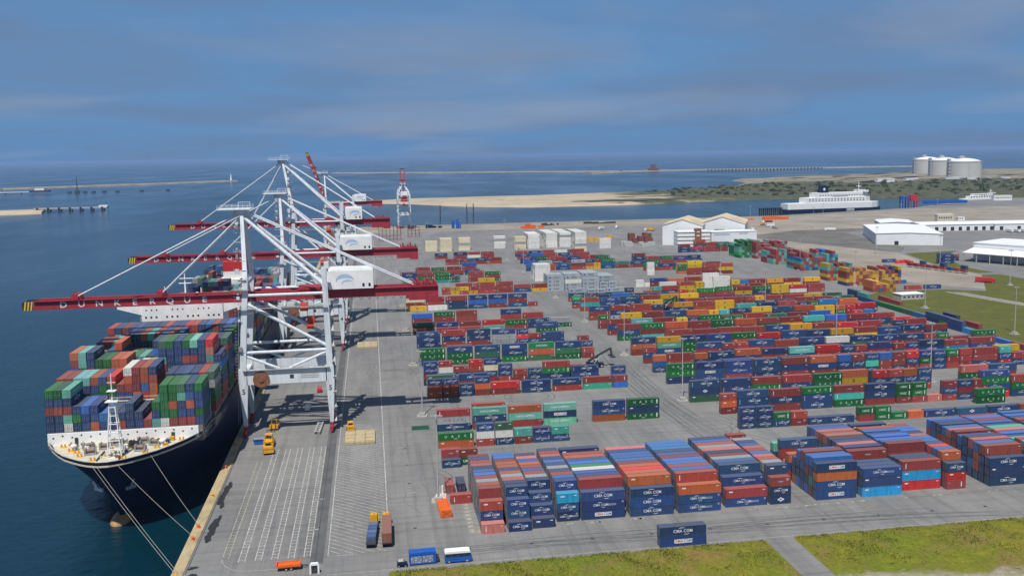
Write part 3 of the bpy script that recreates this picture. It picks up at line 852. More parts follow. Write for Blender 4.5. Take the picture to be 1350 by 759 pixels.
# loose ones round the front blocks
for (x, y, codes, ln, rot, wh) in [
 (75.45, 212.9, 'mn', 4, 0, 'the lone pair on the front road verge'), (23.0, 282.6, 'n', 2, 0, 'the pair behind the leftmost front block'), (23.0, 285.2, 'Nr', 2, 0, 'the pair behind the leftmost front block'),
 (28.6, 284.3, 'gr', 2, 0, 'the pair behind the leftmost front block'),
 (20.6, 262.2, 'r', 2, 1, 'the group left of the front blocks'), (24.0, 262.8, 'N', 2, 1, 'the group left of the front blocks'), (22.9, 251.9, 'r', 2, 0, 'the group left of the front blocks'),
 (128.6, 252.0, 'rno', 4, 0, 'the gap behind the tenth front block'), (128.6, 257.4, 'nrrn', 4, 0, 'the gap behind the tenth front block'), (128.6, 262.6, 'rnt', 4, 0, 'the gap behind the tenth front block'), (112.5, 270.5, 'rn', 2, 0, 'the far end of the ninth front block'),
 (168.0, 268.6, 'rn', 2, 0, 'the far end of the thirteenth front block')]:
    stack(x, y, codes, ln, wh, rot=rot, r=rb, force='s')

# yard rows: slot = one 40-foot place (13.15 m); 'a/b' = two 20-foot stacks; '-' = empty
def yard_row(y, x0, spec, where, pitch=13.1, r=rb, force=None):
    x = x0; k = 0
    for s in spec.split():
        if s == '-': x += pitch; continue
        if s.startswith('+'): x += float(s[1:]); continue
        if '/' in s:
            a, b = s.split('/'); h = (pitch)/2
            for i, q in enumerate((a, b)):
                if q and q != '-':
                    k += 1; stack(x + h*i + L20/2, y + W2, q, 2, f"{ORD[min(k,20)]} stack from the quay, {where}", r=r, force=force)
        else:
            k += 1; stack(x + L40/2, y + W2, s, 4, f"{ORD[min(k,20)]} stack from the quay, {where}", r=r, force=force)
        x += pitch
LW = 'quayside yard'
rows_left = [
 (301.0, 20.2, 'og rwn/nwk rT/nn nT/-', 's'), (320.5, 21.2, 'ner rnt rto tmt +5.4 onn gNg', 's'), (323.2, 34.4, 'rrr', 'h'),
 (367.0, 20.8, 'oon/oon nn/ron rR nn rn Tr br/-', 's'), (369.8, 20.8, 'nrk nrn - - - - rbn/-', 'h'),
 (388.0, 20.5, 'nrnn/rbwr nnr/nnrR rnCn/rnn rr/nn ngr nn', 's'), (391.0, 40, 'rn - - rr', 's'),
 (425.0, 20.8, 'ngg ggn nkn gnm koG gkn rr/-', None), (427.9, 34.0, 'rrr - - - - -', 'h'), (428.0, 99.6, 'rrn/-', 's'),
 (466.0, 21.5, 'nnn rnr rnn een nRn/nr NN -/r', None), (493.0, 89.6, 'gn', 'h'), (504.2, 21.5, 'r r r t rg', 'h'), (507.0, 21.5, 'rk rn rr rR rr nn ge', None),
 (525.0, 21.5, 'rrb rrg rrr - rrn rr', None), (582.0, 21.6, 'y W NNr nbn rbn nrn r/-', 'h'), (600.0, 21.3, 'rCr rr nr', None), (645.0, 48.6, 'ro/yy ry/yr rrry rrr nr yr', None), (660, 60, 'yr rr ry', None),
 (707.0, 22.0, 'knn rgr Tgg kk/ee rrr grg', None), (740.0, 22.5, 'nr gr rr nr gn', None), (765.0, 36, 'nr gg rr rrb', None), (822.0, 66, 'rr nr/rb rn rr', None), (850.0, 76, 'nrn rwr nrr', None), (875, 60, 'rn - nr', None)]
for i, (y, x0, s, fc) in enumerate(rows_left): yard_row(y, x0, s, f"{ORD[i+1]} {LW} row" if i < 20 else 'a far quayside yard row', pitch=13.15, force=fc)
RW = 'inland yard'
rows_right = [
 (301.0, 128.2, 'nnn/nnn nU/rr n/- +-7.4 n +.9 rU/UU U/o n d n r', 's'),
 (320.2, 128.9, 'ror/- +-6.5 nnn rnr nng gTr rnn rgU/rgU p/rnr nrn/nRr +-3 Rngn ngr', None),
 (313.2, 230.3, 'gg', 'h'), (323.0, 150, 'nn ng nr rn nn - nr -/rn', None),
 (338.2, 123.2, 'kdn rnN Tgr Nnr ggg - nnR/nnr rno/rnn - kgp rrn', 'h'), (341, 136, 'nr nn rr nr - rnn', None),
 (368.0, 123.7, 'Ngg nmn rnn nnn rNr rmo nb/nr Tn/rb rr/nR gn/nnn rg/rr nrr', 'h'), (371, 150, 'nn rr nn rr rnr nr rn', None),
 (389.0, 124.2, 'nbo/- +-6.6 rrr rno/- +-6.6 nnn rno rrN rnt rrR wnn/rnr nrN rgr/nRn nn rcr nnr', None),
 (407.0, 125.4, 'Nr/- - - rnr/nnr grn rr nn rnw kn rRn nrn Ur/rU rr nrg', None),
 (425.2, 124.6, 'on mty ggn rmn nog nnR nnn rnn rny ryr nn rrn nr', None), (442.0, 150, 'nrr trr ryr rrr nrn rry gyr rR rnr', None),
 (460.8, 127.6, 'gnr Trg rro nrr rgg Gro ngr ryr yrT rrb', 'h'), (476.6, 126.4, 'rnr rrt rrr gy/rn rrg og/UU rrr nrk rr rTb yr', None),
 (495.2, 125.8, 'rg/- - nrr rgn rro ny/rT rrn - nnN', None), (511.0, 215, 'nT cN rr nn/rg rc - -', None),
 (522.0, 127, 'rn Mnr rrr rN/- - oor - - nn/n rwn nTr rr', None), (534.0, 164.5, 'ry -/n rrr nyr rr rr/ny er rwr', 'h'),
 (554.2, 129.2, 'Tr nnn onn nnr', None), (565.6, 126.5, 'nG/nn nnN nnb Nnk', None), (576.0, 201.3, 'yR/yy nrg nrg yr rnU nyy rwR err', None), (593.5, 130.2, 'nM nM/nM nM rn/- ', None), (586, 227, 'gg nyr yyr', None),
 (604.0, 250, 'ry/yb rrr/yr rry yyr +2 rry', 'h'), (607.5, 198.4, 'yRw ryr tyy/ww Wwww rrr byr', None), (628.0, 198.3, 'yrN rro ryr WWWW', None),
 (643.8, 125.4, 'MMMM MMwM MMM MM/MM', None), (647, 193, 'WW/W', None), (700, 252, 'rryy rrr ryr', None), (708, 220.6, 'WWWW/- - ogk rrr oyr', 's'), (712, 247, 'oyy rrr ryr', None), (735, 226, 'rg rn gn rrn', None), (760, 222, 'rn ng rr nrn rr', None), (790, 232, 'nnr nr ng rr nn', None),
 (760, 130, 'nb gy/ro nn rrM yo/yy nbg rk', None), (785, 132, 'Mb nM rnr rrn gn rrg', None), (815, 134, 'nn ng rr nn rrr rr', None), (845, 136, 'rn nb rr bn rrr', None), (870, 138, 'nr bn Rr ww wr', None), (898, 330, 'nrr rr nn', None), (860, 300, 'nnr nr rr rrg', None)]
rd = random.Random(19); PALR = 'nnnnrrroooNbgtkyyyyrRp'
def rand_codes(lo, hi, pal=PALR): return ''.join(rd.choice(pal) for _ in range(rd.randint(lo, hi)))
for i, (y, x0, s, fc) in enumerate(rows_right):
    if 318 < y < 630 and len(s.split()) > 3:
        out = []; x = x0
        for q in s.split():
            if q == '-' and rd.random() < .75 and y > 340: q = rand_codes(2, 3)
            if '/' not in q and not q.startswith('+') and q != '-' and len(q) == 2 and y > 360 and rd.random() < .85: q = rd.choice('nrnrko') + q
            if '/' in q and y > 360: q = '/'.join((rd.choice('nrn') + z if len(z) == 2 and z != '-' else z) for z in q.split('/'))
            x += float(q[1:]) if q.startswith('+') else 13.1
            out.append(q)
        while x < 285 and y > 360 and y < 615 and (y < 470 or x0 > 160 or x < 196 or y < 530): out.append(rand_codes(2, 3) if rd.random() < .7 else f"{rand_codes(2,3,'nrRgTob')}/{rand_codes(2,3,'nrRgTob')}"); x += 13.1
        s = ' '.join(out)
    yard_row(y, x0, s, (f"{ORD[i+1]} {RW} row" if i < 20 else 'a far inland yard row'), pitch=13.1, force=fc)
TANKS = [(262.6 + 6.6*k, 414.5, z) for k, z in ((0, 0), (1, 0), (2, 0), (3, 0), (4, 0))] + [(262.6 + 6.6*k, 405.5, 0) for k in range(2)] + [(252.5, 417, 0), (209.5, 391.5, 5.2)]
# pale refrigerated stacks and grey blocks several rows deep
for (x, y, rws, tiers, code, wh) in [(126.0, 699, 6, 5, 'W', 'white block'), (127.0, 656, 5, 4, 'M', 'grey block'), (140.6, 658, 5, 4, 'M', 'grey block'), (154.6, 660, 7, 4, 'M', 'grey block'), (166.9, 660, 7, 3, 'M', 'grey block'),
    (55.6, 950, 4, 4, 'C', 'cream block'), (70.6, 944, 6, 5, 'C', 'cream block'), (90.4, 950, 4, 5, 'C', 'cream block'),
    (129, 958, 3, 5, 'W', 'refrigerated block'), (149, 944, 4, 5, 'C', 'refrigerated block'), (163.5, 944, 12, 6, 'W', 'refrigerated block'), (184, 950, 18, 6, 'W', 'refrigerated block'), (199, 952, 20, 6, 'W', 'refrigerated block'), (216, 952, 18, 6, 'W', 'refrigerated block'), (236, 925, 2, 4, 'W', 'refrigerated block'), (205, 905, 1, 3, 'C', 'refrigerated block')]:
    for j in range(rws):
        stack(x + L40/2, y + j*2.62, ''.join(code if rb.random() < .93 else 'e' for _ in range(tiers)), 4, wh, r=rb, force='s')
# end-on stacks along the inland fence, doors to the front
def end_block(x0, y0, ncol, nbay, tiers, pal, wh):
    for b in range(nbay):
        for i in range(ncol):
            h = tiers - rb.choice((0, 0, 1, 1, 2))
            stack(x0 + i*2.55 + W2, y0 + b*13.0 + L40/2, ''.join(rb.choice(pal) for _ in range(h)), 4, wh, rot=1, r=rb, force='s')
end_block(341, 612, 17, 1, 5, 'yyyrroyNr', 'end-on yellow block'); end_block(341, 640, 8, 1, 5, 'yrroT', 'end-on yellow block')
end_block(349, 700, 13, 2, 6, 'rrrrbTrN', 'end-on maroon block'); end_block(346, 745, 10, 2, 5, 'trreT', 'end-on teal block'); end_block(350, 790, 12, 2, 6, 'rrre', 'end-on maroon block'); end_block(338, 800, 8, 2, 6, 'gkGtg', 'end-on green block')
end_block(343, 580, 7, 1, 3, 'yyrob', 'end-on yellow block')
# the long line of containers end to end along the inland road
fence = 'nnnggkbngncnbrnnr'
for k, c in enumerate(fence):
    y = 566 - k*12.6
    if y < 330: break
    up = 'N' if k in (0, 7, 8, 9) else ('T' if k == 1 else ('r' if k in (3, 4) and 0 else ''))
    stack(317.5 - .03*k*1.2 + (0 if k < 9 else -3), y - L40/2, c + up, 4, f"{ORD[k+1]} in the line along the inland road", rot=1, r=rb)
for (x, y, c, rot, wh) in [(331, 545, 'r', 1, 'the verge behind the inland road line'), (331, 532, 'r', 1, 'the verge behind the inland road line'), (326, 480, 'g', 1, 'the verge behind the inland road line'), (323, 464, 'nN', 1, 'the verge behind the inland road line'), (328, 452, 'r', 1, 'the verge behind the inland road line'),
     (352, 584, 'o', 0, 'the inland gate'), (377, 586, 'r', 0, 'the inland gate'), (392, 586, 'n', 0, 'the inland gate'), (383, 614, 'b', 0, 'the inland gate'), (372, 618, 'r', 0, 'the inland gate'),
     (448, 733, 'n', 0, 'the inland lorry park'), (455, 724, 'R', 0, 'the inland lorry park'), (458, 720, 'R', 1, 'the inland lorry park'), (489, 712, 'nnn', 0, 'the white hall'), (489, 716, 'nnn', 0, 'the white hall'), (505, 728, 'nr', 0, 'the white hall')]:
    stack(x, y, c, 4, wh, rot=rot, r=rb)
for k in range(9):
    stack(446 + k*2.0, 698 - k*6.0, rb.choice(['r', 'r', 'n', 'rn']), 2, 'the inland lorry park', rot=1, r=rb, z0=1.3)

# ---- containers on the ship (long axis along the quay, doors to the bow)
SHIP_X, SHIP_BASE = -75.7, 18.0
rs = random.Random(77)
BAY1 = ["nnrng","nnrng","wtrnt","ngn","nnb","onn","nb","nn","rn","nnn","nn","r","tng","wgggg","rgogg","rnntk","rnobn","ngnng"]
BAY2 = ["nrnnro","nnrnro","wnnrt","nrnnt","rogno","rnggn","rrggR","nnnr","rnnrow","nnorrr","ntRboon","nnoorneb","nrn","rgnnn","gnwknN","wnrenn","nnenno","ewkerR","rgkek"]
def bay_random(n, lo, hi, pal='nnnnbNrrogtkrne'):
    out = []; h = rs.randint(lo, hi)
    for i in range(n):
        if rs.random() < .32: h = rs.randint(lo, hi)
        out.append(''.join(rs.choice(pal) for _ in range(h)))
    return out
bays = [(285.0, BAY1), (299.8, [b[:5 + (1 if 8 <= i <= 11 else 0)] for i, b in enumerate(BAY2)])]
b3 = bay_random(19, 6, 8); b3[1] = 'nnnngt'+'t'; b3[2] = 'nnonrnn'; b3[3] = 'nnrngg'; b3[4] = 'nntngg'; b3[5] = 'nnrroo'; b3[6] = 'nnrroo'; b3[7] = 'nnrnb'; b3[8] = 'nnrnw'; b3[9] = 'nnntt'; b3[10] = 'nnnN'
for i, s in enumerate(['nnnnnnng', 'nnnnnnnn', 'nnnnnrng', 'nnnnnrnt', 'nnnnnnnn']): b3[12+i] = s
b3[17] = 'nnrnRtpR'; b3[18] = 'rrngbn'
bays += [(314.6, b3), (329.4, bay_random(19, 5, 7)), (344.2, bay_random(19, 6, 7)), (359.0, [c[:-1] + k for c, k in zip(bay_random(19, 7, 7), 'rnrnnnnnrnnRrnbrnbn')])]
for y in (397.5, 412.3, 427.1, 441.9, 456.7, 471.5, 486.3, 501.1): bays.append((y, bay_random(19, 3, 7)))
for y in (533.0, 547.8, 562.6, 577.4): bays.append((y, bay_random(19, 3, 6)))
for bi, (y, cols) in enumerate(bays):
    n = len(cols)
    for i, c in enumerate(cols):
        stack(SHIP_X + (i-(n-1)/2)*2.54, y + L40/2, c, 4, f"{ORD[i+1]} column from the sea, ship's {ORD[bi+1]} bay", rot=1, z0=SHIP_BASE, r=rs, force='s', group='ship containers')

# ---- which faces are open, and what the camera sees of each (painter's buffer)
def occ_key(c): return (round(c['x']*2), round(c['y']*2))
R3 = np.array(CR)
def project(P):
    q = (P - np.array([0, 0, CAMZ])) @ R3
    return 675 + 1200*q[:, 0]/q[:, 2], 340 + 1200*q[:, 1]/q[:, 2], q[:, 2]
def dims(c):
    L = (L40 if c['ln'] == 4 else L20)/2; h = H_HC if c['hn'] == 'h' else H_ST
    return (W2, L, h) if c['rot'] else (L, W2, h)
BW, BH, SC = 1012, 570, 0.75
buf = -np.ones((BH, BW), dtype=np.int32)
order = sorted(range(len(CONT)), key=lambda i: -(CONT[i]['x']**2 + CONT[i]['y']**2 + (CAMZ-CONT[i]['z'])**2))
def fill(px, py, idx):
    y0 = max(0, int(math.ceil(py.min()))); y1 = min(BH-1, int(math.floor(py.max()))); n = len(px)
    for yy in range(y0, y1+1):
        xs = []
        for k in range(n):
            ya, yb = py[k], py[(k+1) % n]
            if (ya <= yy) != (yb <= yy): xs.append(px[k] + (yy-ya)/(yb-ya)*(px[(k+1) % n]-px[k]))
        if len(xs) >= 2:
            a = max(0, int(math.ceil(min(xs)))); b = min(BW-1, int(math.floor(max(xs))))
            if b >= a: buf[yy, a:b+1] = idx
for i in order:
    c = CONT[i]; a, b, h = dims(c)
    X = np.array([(c['x']+sx*a, c['y']+sy*b, c['z']+sz*h) for sz in (0, 1) for sx, sy in ((-1,-1),(1,-1),(1,1),(-1,1))])
    px, py, dz = project(X)
    if dz.min() < 5: continue
    px = px*SC; py = py*SC
    for f in ((0,1,5,4), (3,0,4,7) if c['x'] > 0 else (1,2,6,5), (4,5,6,7)):
        f = list(f); fill(px[f], py[f], i)
cnt = np.bincount(buf[buf >= 0].ravel(), minlength=len(CONT))
rank = sorted(range(len(CONT)), key=lambda i: -cnt[i])
pick = set(i for i in rank[:300] if cnt[i] > 0)

def shade(c, r):
    p = PAINT[c][0]; k = r.uniform(.72, 1.30); t3 = [r.uniform(.86, 1.16) for _ in range(3)]
    if c in 'wWCMe': k = r.uniform(.88, 1.06); t3 = [1 + (q-1)*.15 for q in t3]
    return (min(1, p[0]*k*t3[0]), min(1, p[1]*k*t3[1]), min(1, p[2]*k*t3[2]), 1)
TIERW = {1: 'bottom', 2: 'second', 3: 'third', 4: 'fourth', 5: 'fifth', 6: 'sixth', 7: 'seventh', 8: 'eighth'}
used = {}
rc = random.Random(5)
for i in sorted(pick):
    c = CONT[i]; me = CM[(c['ln'], c['hn'])]; cc = shade(c['c'], rc); c['shade'] = cc
    root = link_mesh('shipping_container', me[0], color=cc)
    root.location = (c['x'], c['y'], c['z']); root.rotation_euler = (0, 0, math.pi/2 if c['rot'] else 0)
    link_mesh('frame', me[1], root, cc); link_mesh('door', me[2], root, cc); link_mesh('door', me[3], root, cc)
    p = get_print(c['c'], c['ln'], c['hn'])
    if p: link_mesh('lettering', p[0], root)
    cw = PAINT[c['c']][1]; mk = MARK.get(c['c'], '')
    tier = TIERW[c['tier']]
    if c['n'] == 1: tier = 'ground'
    lab = f"{'short' if c['ln'] == 2 else 'long'} {cw} container, {tier} tier, {c['where']}"
    if lab in used:
        lab = f"{'short' if c['ln'] == 2 else 'long'} {cw} container, {tier} tier, {c['where']}, {ORD[used[lab]+1]} alike"; 
    used[lab] = used.get(lab, 0) + 1
    tag(root, lab, 'container', c['group'])
# the rest: one mesh, the same container shape for each
tmpl = {}
for key, me in CM.items():
    V = []; F = []; MI = []; o = 0
    for q in me:
        n = len(q.vertices); co = np.empty(n*3); q.vertices.foreach_get('co', co); V.append(co.reshape(-1, 3))
        F += [tuple(v+o for v in p.vertices) for p in q.polygons]; MI += [p.material_index for p in q.polygons]; o += n
    tmpl[key] = (np.vstack(V), np.array(F), np.array(MI))
# drop the containers that are walled in on every side
cells = {}
for i, c in enumerate(CONT): cells.setdefault((round(c['x']), round(c['y']), c['tier'], c['rot'], c['ln']), i)
def near(c, dx, dy, dt):
    for ex in (-1, 0, 1):
        for ey in (-1, 0, 1):
            if (round(c['x']+dx)+ex, round(c['y']+dy)+ey, c['tier']+dt, c['rot'], c['ln']) in cells: return True
    return False
VV = []; FF = []; FM = []; COLS = []; off = 0; PV = []; PF = []; PM = []; poff = 0
for i, c in enumerate(CONT):
    if i in pick: continue
    if cnt[i] == 0:
        s = 2.55 if c['rot'] else 2.62
        if c['rot']: enc = near(c, -s, 0, 0) and near(c, s, 0, 0)
        else: enc = near(c, 0, -s, 0) and near(c, 0, s, 0)
        if enc and near(c, 0, 0, 1): continue
    V, F, MI = tmpl[(c['ln'], c['hn'])]; FM.append(MI)
    v = V.copy()
    if c['rot']: v = np.stack([-V[:, 1], V[:, 0], V[:, 2]], 1)
    v = v + np.array([c['x'], c['y'], c['z']])
    VV.append(v); FF.append(F + off); off += len(v); COLS.append(np.tile(np.array(shade(c['c'], rc), dtype=np.float32), (len(F), 1)))
    p = get_print(c['c'], c['ln'], c['hn'])
    if p and cnt[i] > 0 and not c['rot']:
        h = len(p[1])//2; pv = p[1][:h] + np.array([c['x'], c['y'], c['z']])
        nf = len(p[2])//2
        PV.append(pv); PF += [tuple(a+poff for a in f) for f in p[2][:nf]]; PM += p[3][:nf]; poff += h
VV = np.vstack(VV); nF = sum(len(f) for f in FF); FF = np.vstack(FF); COLS = np.vstack(COLS)
me = bpy.data.meshes.new('container_stacks')
allv = np.vstack([VV] + PV)
nb = len(VV)
faces = FF.tolist() + [tuple(a+nb for a in f) for f in PF]
me.from_pydata(allv.tolist(), [], faces)
for mm in [M['paint_far']] + PRINT_MATS + [M['rod']]: me.materials.append(mm)
me.polygons.foreach_set('material_index', [(len(PRINT_MATS)+1 if k else 0) for k in np.concatenate(FM)] + [k+1 for k in PM])
att = me.attributes.new('paint', 'FLOAT_COLOR', 'FACE')
full = np.ones((len(faces), 4), dtype=np.float32); full[:nF] = COLS
att.data.foreach_set('color', full.ravel())
me.update()
o = bpy.data.objects.new('container_stacks', me); col.objects.link(o)
tag(o, 'many coloured containers stacked farther off across the yard and ship', 'containers', kind='stuff')
print('containers', len(CONT), 'single', len(pick), 'faces', len(faces))
# ------------------------------------------------------------------ the container ship
ship = empty('container_ship', (SHIP_X, 257, SEA))
tag(ship, 'huge navy hulled container ship moored bow first along the quay', 'ship')
def sx(x): return x - SHIP_X
def sy(y): return y - 257.0
def szz(z): return z - SEA
DECK = 15.0
def deck_half(d): return lerp(d, [(0, 1.4), (1, 4.0), (2, 6.0), (5, 9.6), (8, 12.8), (13, 16.5), (18, 19.4), (22, 21.4), (30, 23.0), (42, 24.2), (52, 24.4), (330, 24.4), (350, 23.6), (363, 21)])
def wl_half(d): return lerp(d, [(0, .3), (8, 2.2), (18, 5.5), (32, 11), (50, 17.5), (70, 22.5), (90, 24.3), (110, 24.4), (290, 24.4), (320, 20), (345, 12), (355, 4)])
zs = [-9.5, SEA+.4, -4, -.5, 3, 6.5, 9.5, 12, 14, 16.2]
ds = [0, .6, 1.5, 3, 5, 8, 12, 17, 23, 30, 40, 52, 66, 82, 100, 130, 180, 240, 300, 330, 350, 363]
mb = MB(); n1 = len(ds)
for side in (-1, 1):
    base = len(mb.v); vs = []
    for z in zs:
        k = max(0, min(1, (z - SEA)/(16.2 - SEA)))
        y0 = lerp(k, [(0, 275), (.35, 270.5), (.7, 264.5), (1, 259.0)])
        for d in ds:
            hd, hw = deck_half(d), wl_half(d); h = hw + (hd - hw)*k**1.2
            yy = y0 + d*(259.0 + 363 - y0)/363.0
            vs.append((side*h, sy(yy), szz(z)))
    fs = []
    for j in range(len(zs)-1):
        for i in range(n1-1):
            a = j*n1+i; fs.append((a, a+1, a+n1+1, a+n1))
    mb.add(vs, fs)
# stem, transom
a0, b0 = 0, len(zs)*n1
fs = []
for j in range(len(zs)-1): fs.append((j*n1, (j+1)*n1, b0+(j+1)*n1, b0+j*n1)); fs.append((j*n1+n1-1, (j+1)*n1+n1-1, b0+(j+1)*n1+n1-1, b0+j*n1+n1-1))
mb.f += fs; mb.m += [0]*len(fs)
hull = mb.build('hull', M['navy'], ship, smooth=True)
# bulbous bow showing at the waterline
M['antifoul'] = mat('antifouling', (0.40, 0.24, 0.09), 0.6, wear=0.3, scale=0.5)
mb = MB(); mb.lathe((-.6, sy(275.0), szz(-7.5)), [(.05, -4.6), (1.2, -4.3), (2.2, -3.2), (2.8, -1.2), (2.9, 1.5), (2.4, 4.5), (1.6, 8)], 20, ax='y')
bulb = mb.build('bulbous_bow', M['antifoul'], hull, smooth=True)
# decks
mb = MB(); pl = [(-deck_half(d)+.25, sy(259.2+d)) for d in ds if d <= 30]; pr = [(-x, y) for x, y in reversed(pl)]
mb.prism(pl + pr, szz(14.6), szz(15.0))
mb.build('foredeck', M['cream'], ship)
MAIN = 13.0
mb = MB(); pl = [(-deck_half(d)+.3, sy(259.2+d)) for d in ds if d >= 30]; pr = [(-x, y) for x, y in reversed(pl)]
mb.prism(pl + pr, szz(MAIN-.4), szz(MAIN)); mb.build('main_deck', mat('deck_green', (0.10, 0.11, 0.11), .8), ship)
# bulwark cap rail
mb = MB()
for side in (-1, 1):
    pts = [(side*(deck_half(d)-.02), sy(259.02+d), szz(16.25)) for d in ds if d <= 40]
    for a, b in zip(pts[:-1], pts[1:]): mb.beam(a, b, .25, .12)
mb.build('bulwark_rail', M['galv'], ship)
# breakwater: white wall across the foredeck, with freeing ports and two doorways
mb = MB(); mb.box(-21.6, 21.6, sy(282), sy(282.5), szz(15), szz(18.5))
for k in range(15): mb.beam((-20.3 + k*2.9, sy(282.6), szz(18.3)), (-20.3 + k*2.9, sy(284.4), szz(15)), .14, .3)
bw = mb.build('breakwater', M['white'], ship)
for k in range(16):
    x = -20 + k*2.65; z = 17.7 if k % 2 else 17.1
    MB().lathe((x, sy(281.98), szz(z)), [(.28, 0), (.28, .06)], 10, ax='y').build('port', M['glass'], bw)
for x in (-13.5, 14.2): MB().box(x-.5, x+.5, sy(281.9), sy(281.98), szz(15.05), szz(17.0)).build('doorway', M['dark_steel'], bw)
# foremast
mb = MB(); bx = 1.2
for sx_ in (-1, 1):
    for sy_ in (-1, 1):
        mb.tube((bx+sx_*1.9, sy(268)+sy_*1.5, szz(15)), (bx+sx_*.7, sy(268)+sy_*.6, szz(31)), .19, n=8)
for k in range(7):
    z = 15 + k*2.4; q = 1.9 - 1.2*(k*2.4/16); qy = 1.5 - .9*(k*2.4/16)
    for s_ in (-1, 1):
        mb.tube((bx-q, sy(268)+s_*qy, szz(z)), (bx+q, sy(268)+s_*qy, szz(z)), .12, n=6); mb.tube((bx+s_*q, sy(268)-qy, szz(z)), (bx+s_*q, sy(268)+qy, szz(z)), .12, n=6)
mast = mb.build('foremast', M['white'], ship)
mb = MB(); mb.box(bx-1.7, bx+1.7, sy(266.6), sy(269.4), szz(31), szz(31.25)); mb.box(bx-1.2, bx+1.2, sy(267), sy(269), szz(34), szz(34.2))
for s_ in (-1.6, 1.6): mb.box(bx+s_-.04, bx+s_+.04, sy(266.7), sy(269.3), szz(31.9), szz(32.0))
mb.build('platform', M['white'], mast)
MB().tube((bx, sy(268), szz(31)), (bx, sy(268), szz(39.2)), .22, .1).tube((bx-1.2, sy(268), szz(36.5)), (bx+1.2, sy(268), szz(36.5)), .08).build('pole', M['white'], mast)
# mooring machinery on the foredeck
def winch(x, y, rz):
    w = empty('winch', (x, sy(y), szz(15)), rz); w.parent = ship
    MB().box(-1.6, 1.6, -1.1, 1.1, 0, .5).box(-1.7, -1.2, -.6, .6, .5, 1.9).box(1.1, 1.6, -.6, .6, .5, 1.7).build('bed', M['grey_steel'], w)
    MB().lathe((0, 0, 1.25), [(.9, -1.1), (.9, -1.0), (.55, -.95), (.55, .9), (.9, .95), (.9, 1.05)], 16, ax='x').build('drum', mat('winch_brown', (.28, .2, .15), .7), w)
    return w
for x, y, rz in [(-6.5, 271, 0.2), (-3.6, 275.5, 0), (-8.6, 276.6, 0.5), (7.2, 271.5, -0.2), (4.6, 276, 0), (10.2, 276.5, -.4), (-1, 279, 0), (6.2, 279.2, .1)]: winch(x, y, rz)
for x, y in [(-13, 274.8), (-16.5, 279.4), (-9.0, 269.2), (-4.2, 264.8), (4.2, 264.6), (9.0, 269), (13.3, 275.2), (17, 279.8), (-10.8, 272.8), (11.3, 273.3)]:
    b_ = MB().box(-.9, .9, -.4, .4, 0, .16).tube((-.5, 0, .16), (-.5, 0, 1.0), .26).tube((.5, 0, .16), (.5, 0, 1.0), .26).build('bollard', M['yellow'], ship)
    b_.location = (x, sy(y), szz(15))
for s_ in (-1, 1):
    MB().tube((s_*3, sy(264), szz(15.3)), (s_*3, sy(272), szz(15.3)), .22).build('anchor_chain', M['dark_steel'], ship)
    MB().lathe((s_*12.4, sy(275.5), szz(15)), [(.45, 0), (.45, 1.1), (.9, 1.3), (.9, 1.7), (.3, 2.0)], 12).build('vent', M['white'], ship)
rg = random.Random(9)
for k in range(46):                                   # fairleads, pipes, hatches and gear cluttering the deck
    x = rg.uniform(-15, 15); y = rg.uniform(263.5 + abs(x)*.95, 281)
    mm = rg.choice([M['grey_steel'], M['white'], M['galv'], M['yellow'], M['dark_steel'], M['brown'], M['white']]); w_, d_, h_ = rg.uniform(.3, 1.3), rg.uniform(.3, 1.3), rg.uniform(.3, 1.5)
    g_ = MB().box(-w_/2, w_/2, -d_/2, d_/2, 0, h_*.7).box(-w_/2-.08, w_/2+.08, -d_/2-.08, d_/2+.08, h_*.7, h_*.82).tube((w_*.3, 0, 0), (w_*.3, 0, h_*1.2), .1, n=6).build('deck_gear', mm, ship)
    g_.location = (x, sy(y), szz(15.0)); g_.rotation_euler = (0, 0, rg.uniform(0, 3))
# anchors on the bow
for s_ in (-1, 1):
    an = MB().beam((s_*5.6, sy(268.2), szz(7.8)), (s_*4.6, sy(268.6), szz(5.4)), .5, .5).beam((s_*5.6, sy(269.8), szz(5.3)), (s_*3.2, sy(268.4), szz(5.0)), .6, .9).build('anchor', M['white'] if s_ < 0 else M['grey_steel'], ship)
# hatch covers and lashing bridges
for bi, (y, cols) in enumerate(bays):
    n = len(cols); w = n*2.5/2
    MB().box(-w, w, sy(y-.2), sy(y+12.5), szz(MAIN), szz(SHIP_BASE-.03)).build('hatch_cover', mat('hatch', (.2, .17, .15), .7) if bi == 0 else bpy.data.materials['hatch'], ship)
    if bi < 6 or bi > 5:
        mb = MB(); yy = sy(y + 13.35); zt = SHIP_BASE + (5.4 if bi != 1 else 10.4)
        for k in range(0, n+1, 2):
            x = -w + k*2.5; mb.box(x-.14, x+.14, yy-.45, yy+.45, szz(MAIN), szz(zt))
        z = SHIP_BASE
        while z < zt + .1: mb.box(-w-.3, w+.3, yy-.5, yy+.5, szz(z), szz(z+.22)); z += 2.6
        for s_ in (-.5, .5): mb.box(-w-.3, w+.3, yy+s_-.03, yy+s_+.03, szz(zt+1.0), szz(zt+1.1))
        mb.build('lashing_bridge', M['cream'], ship)
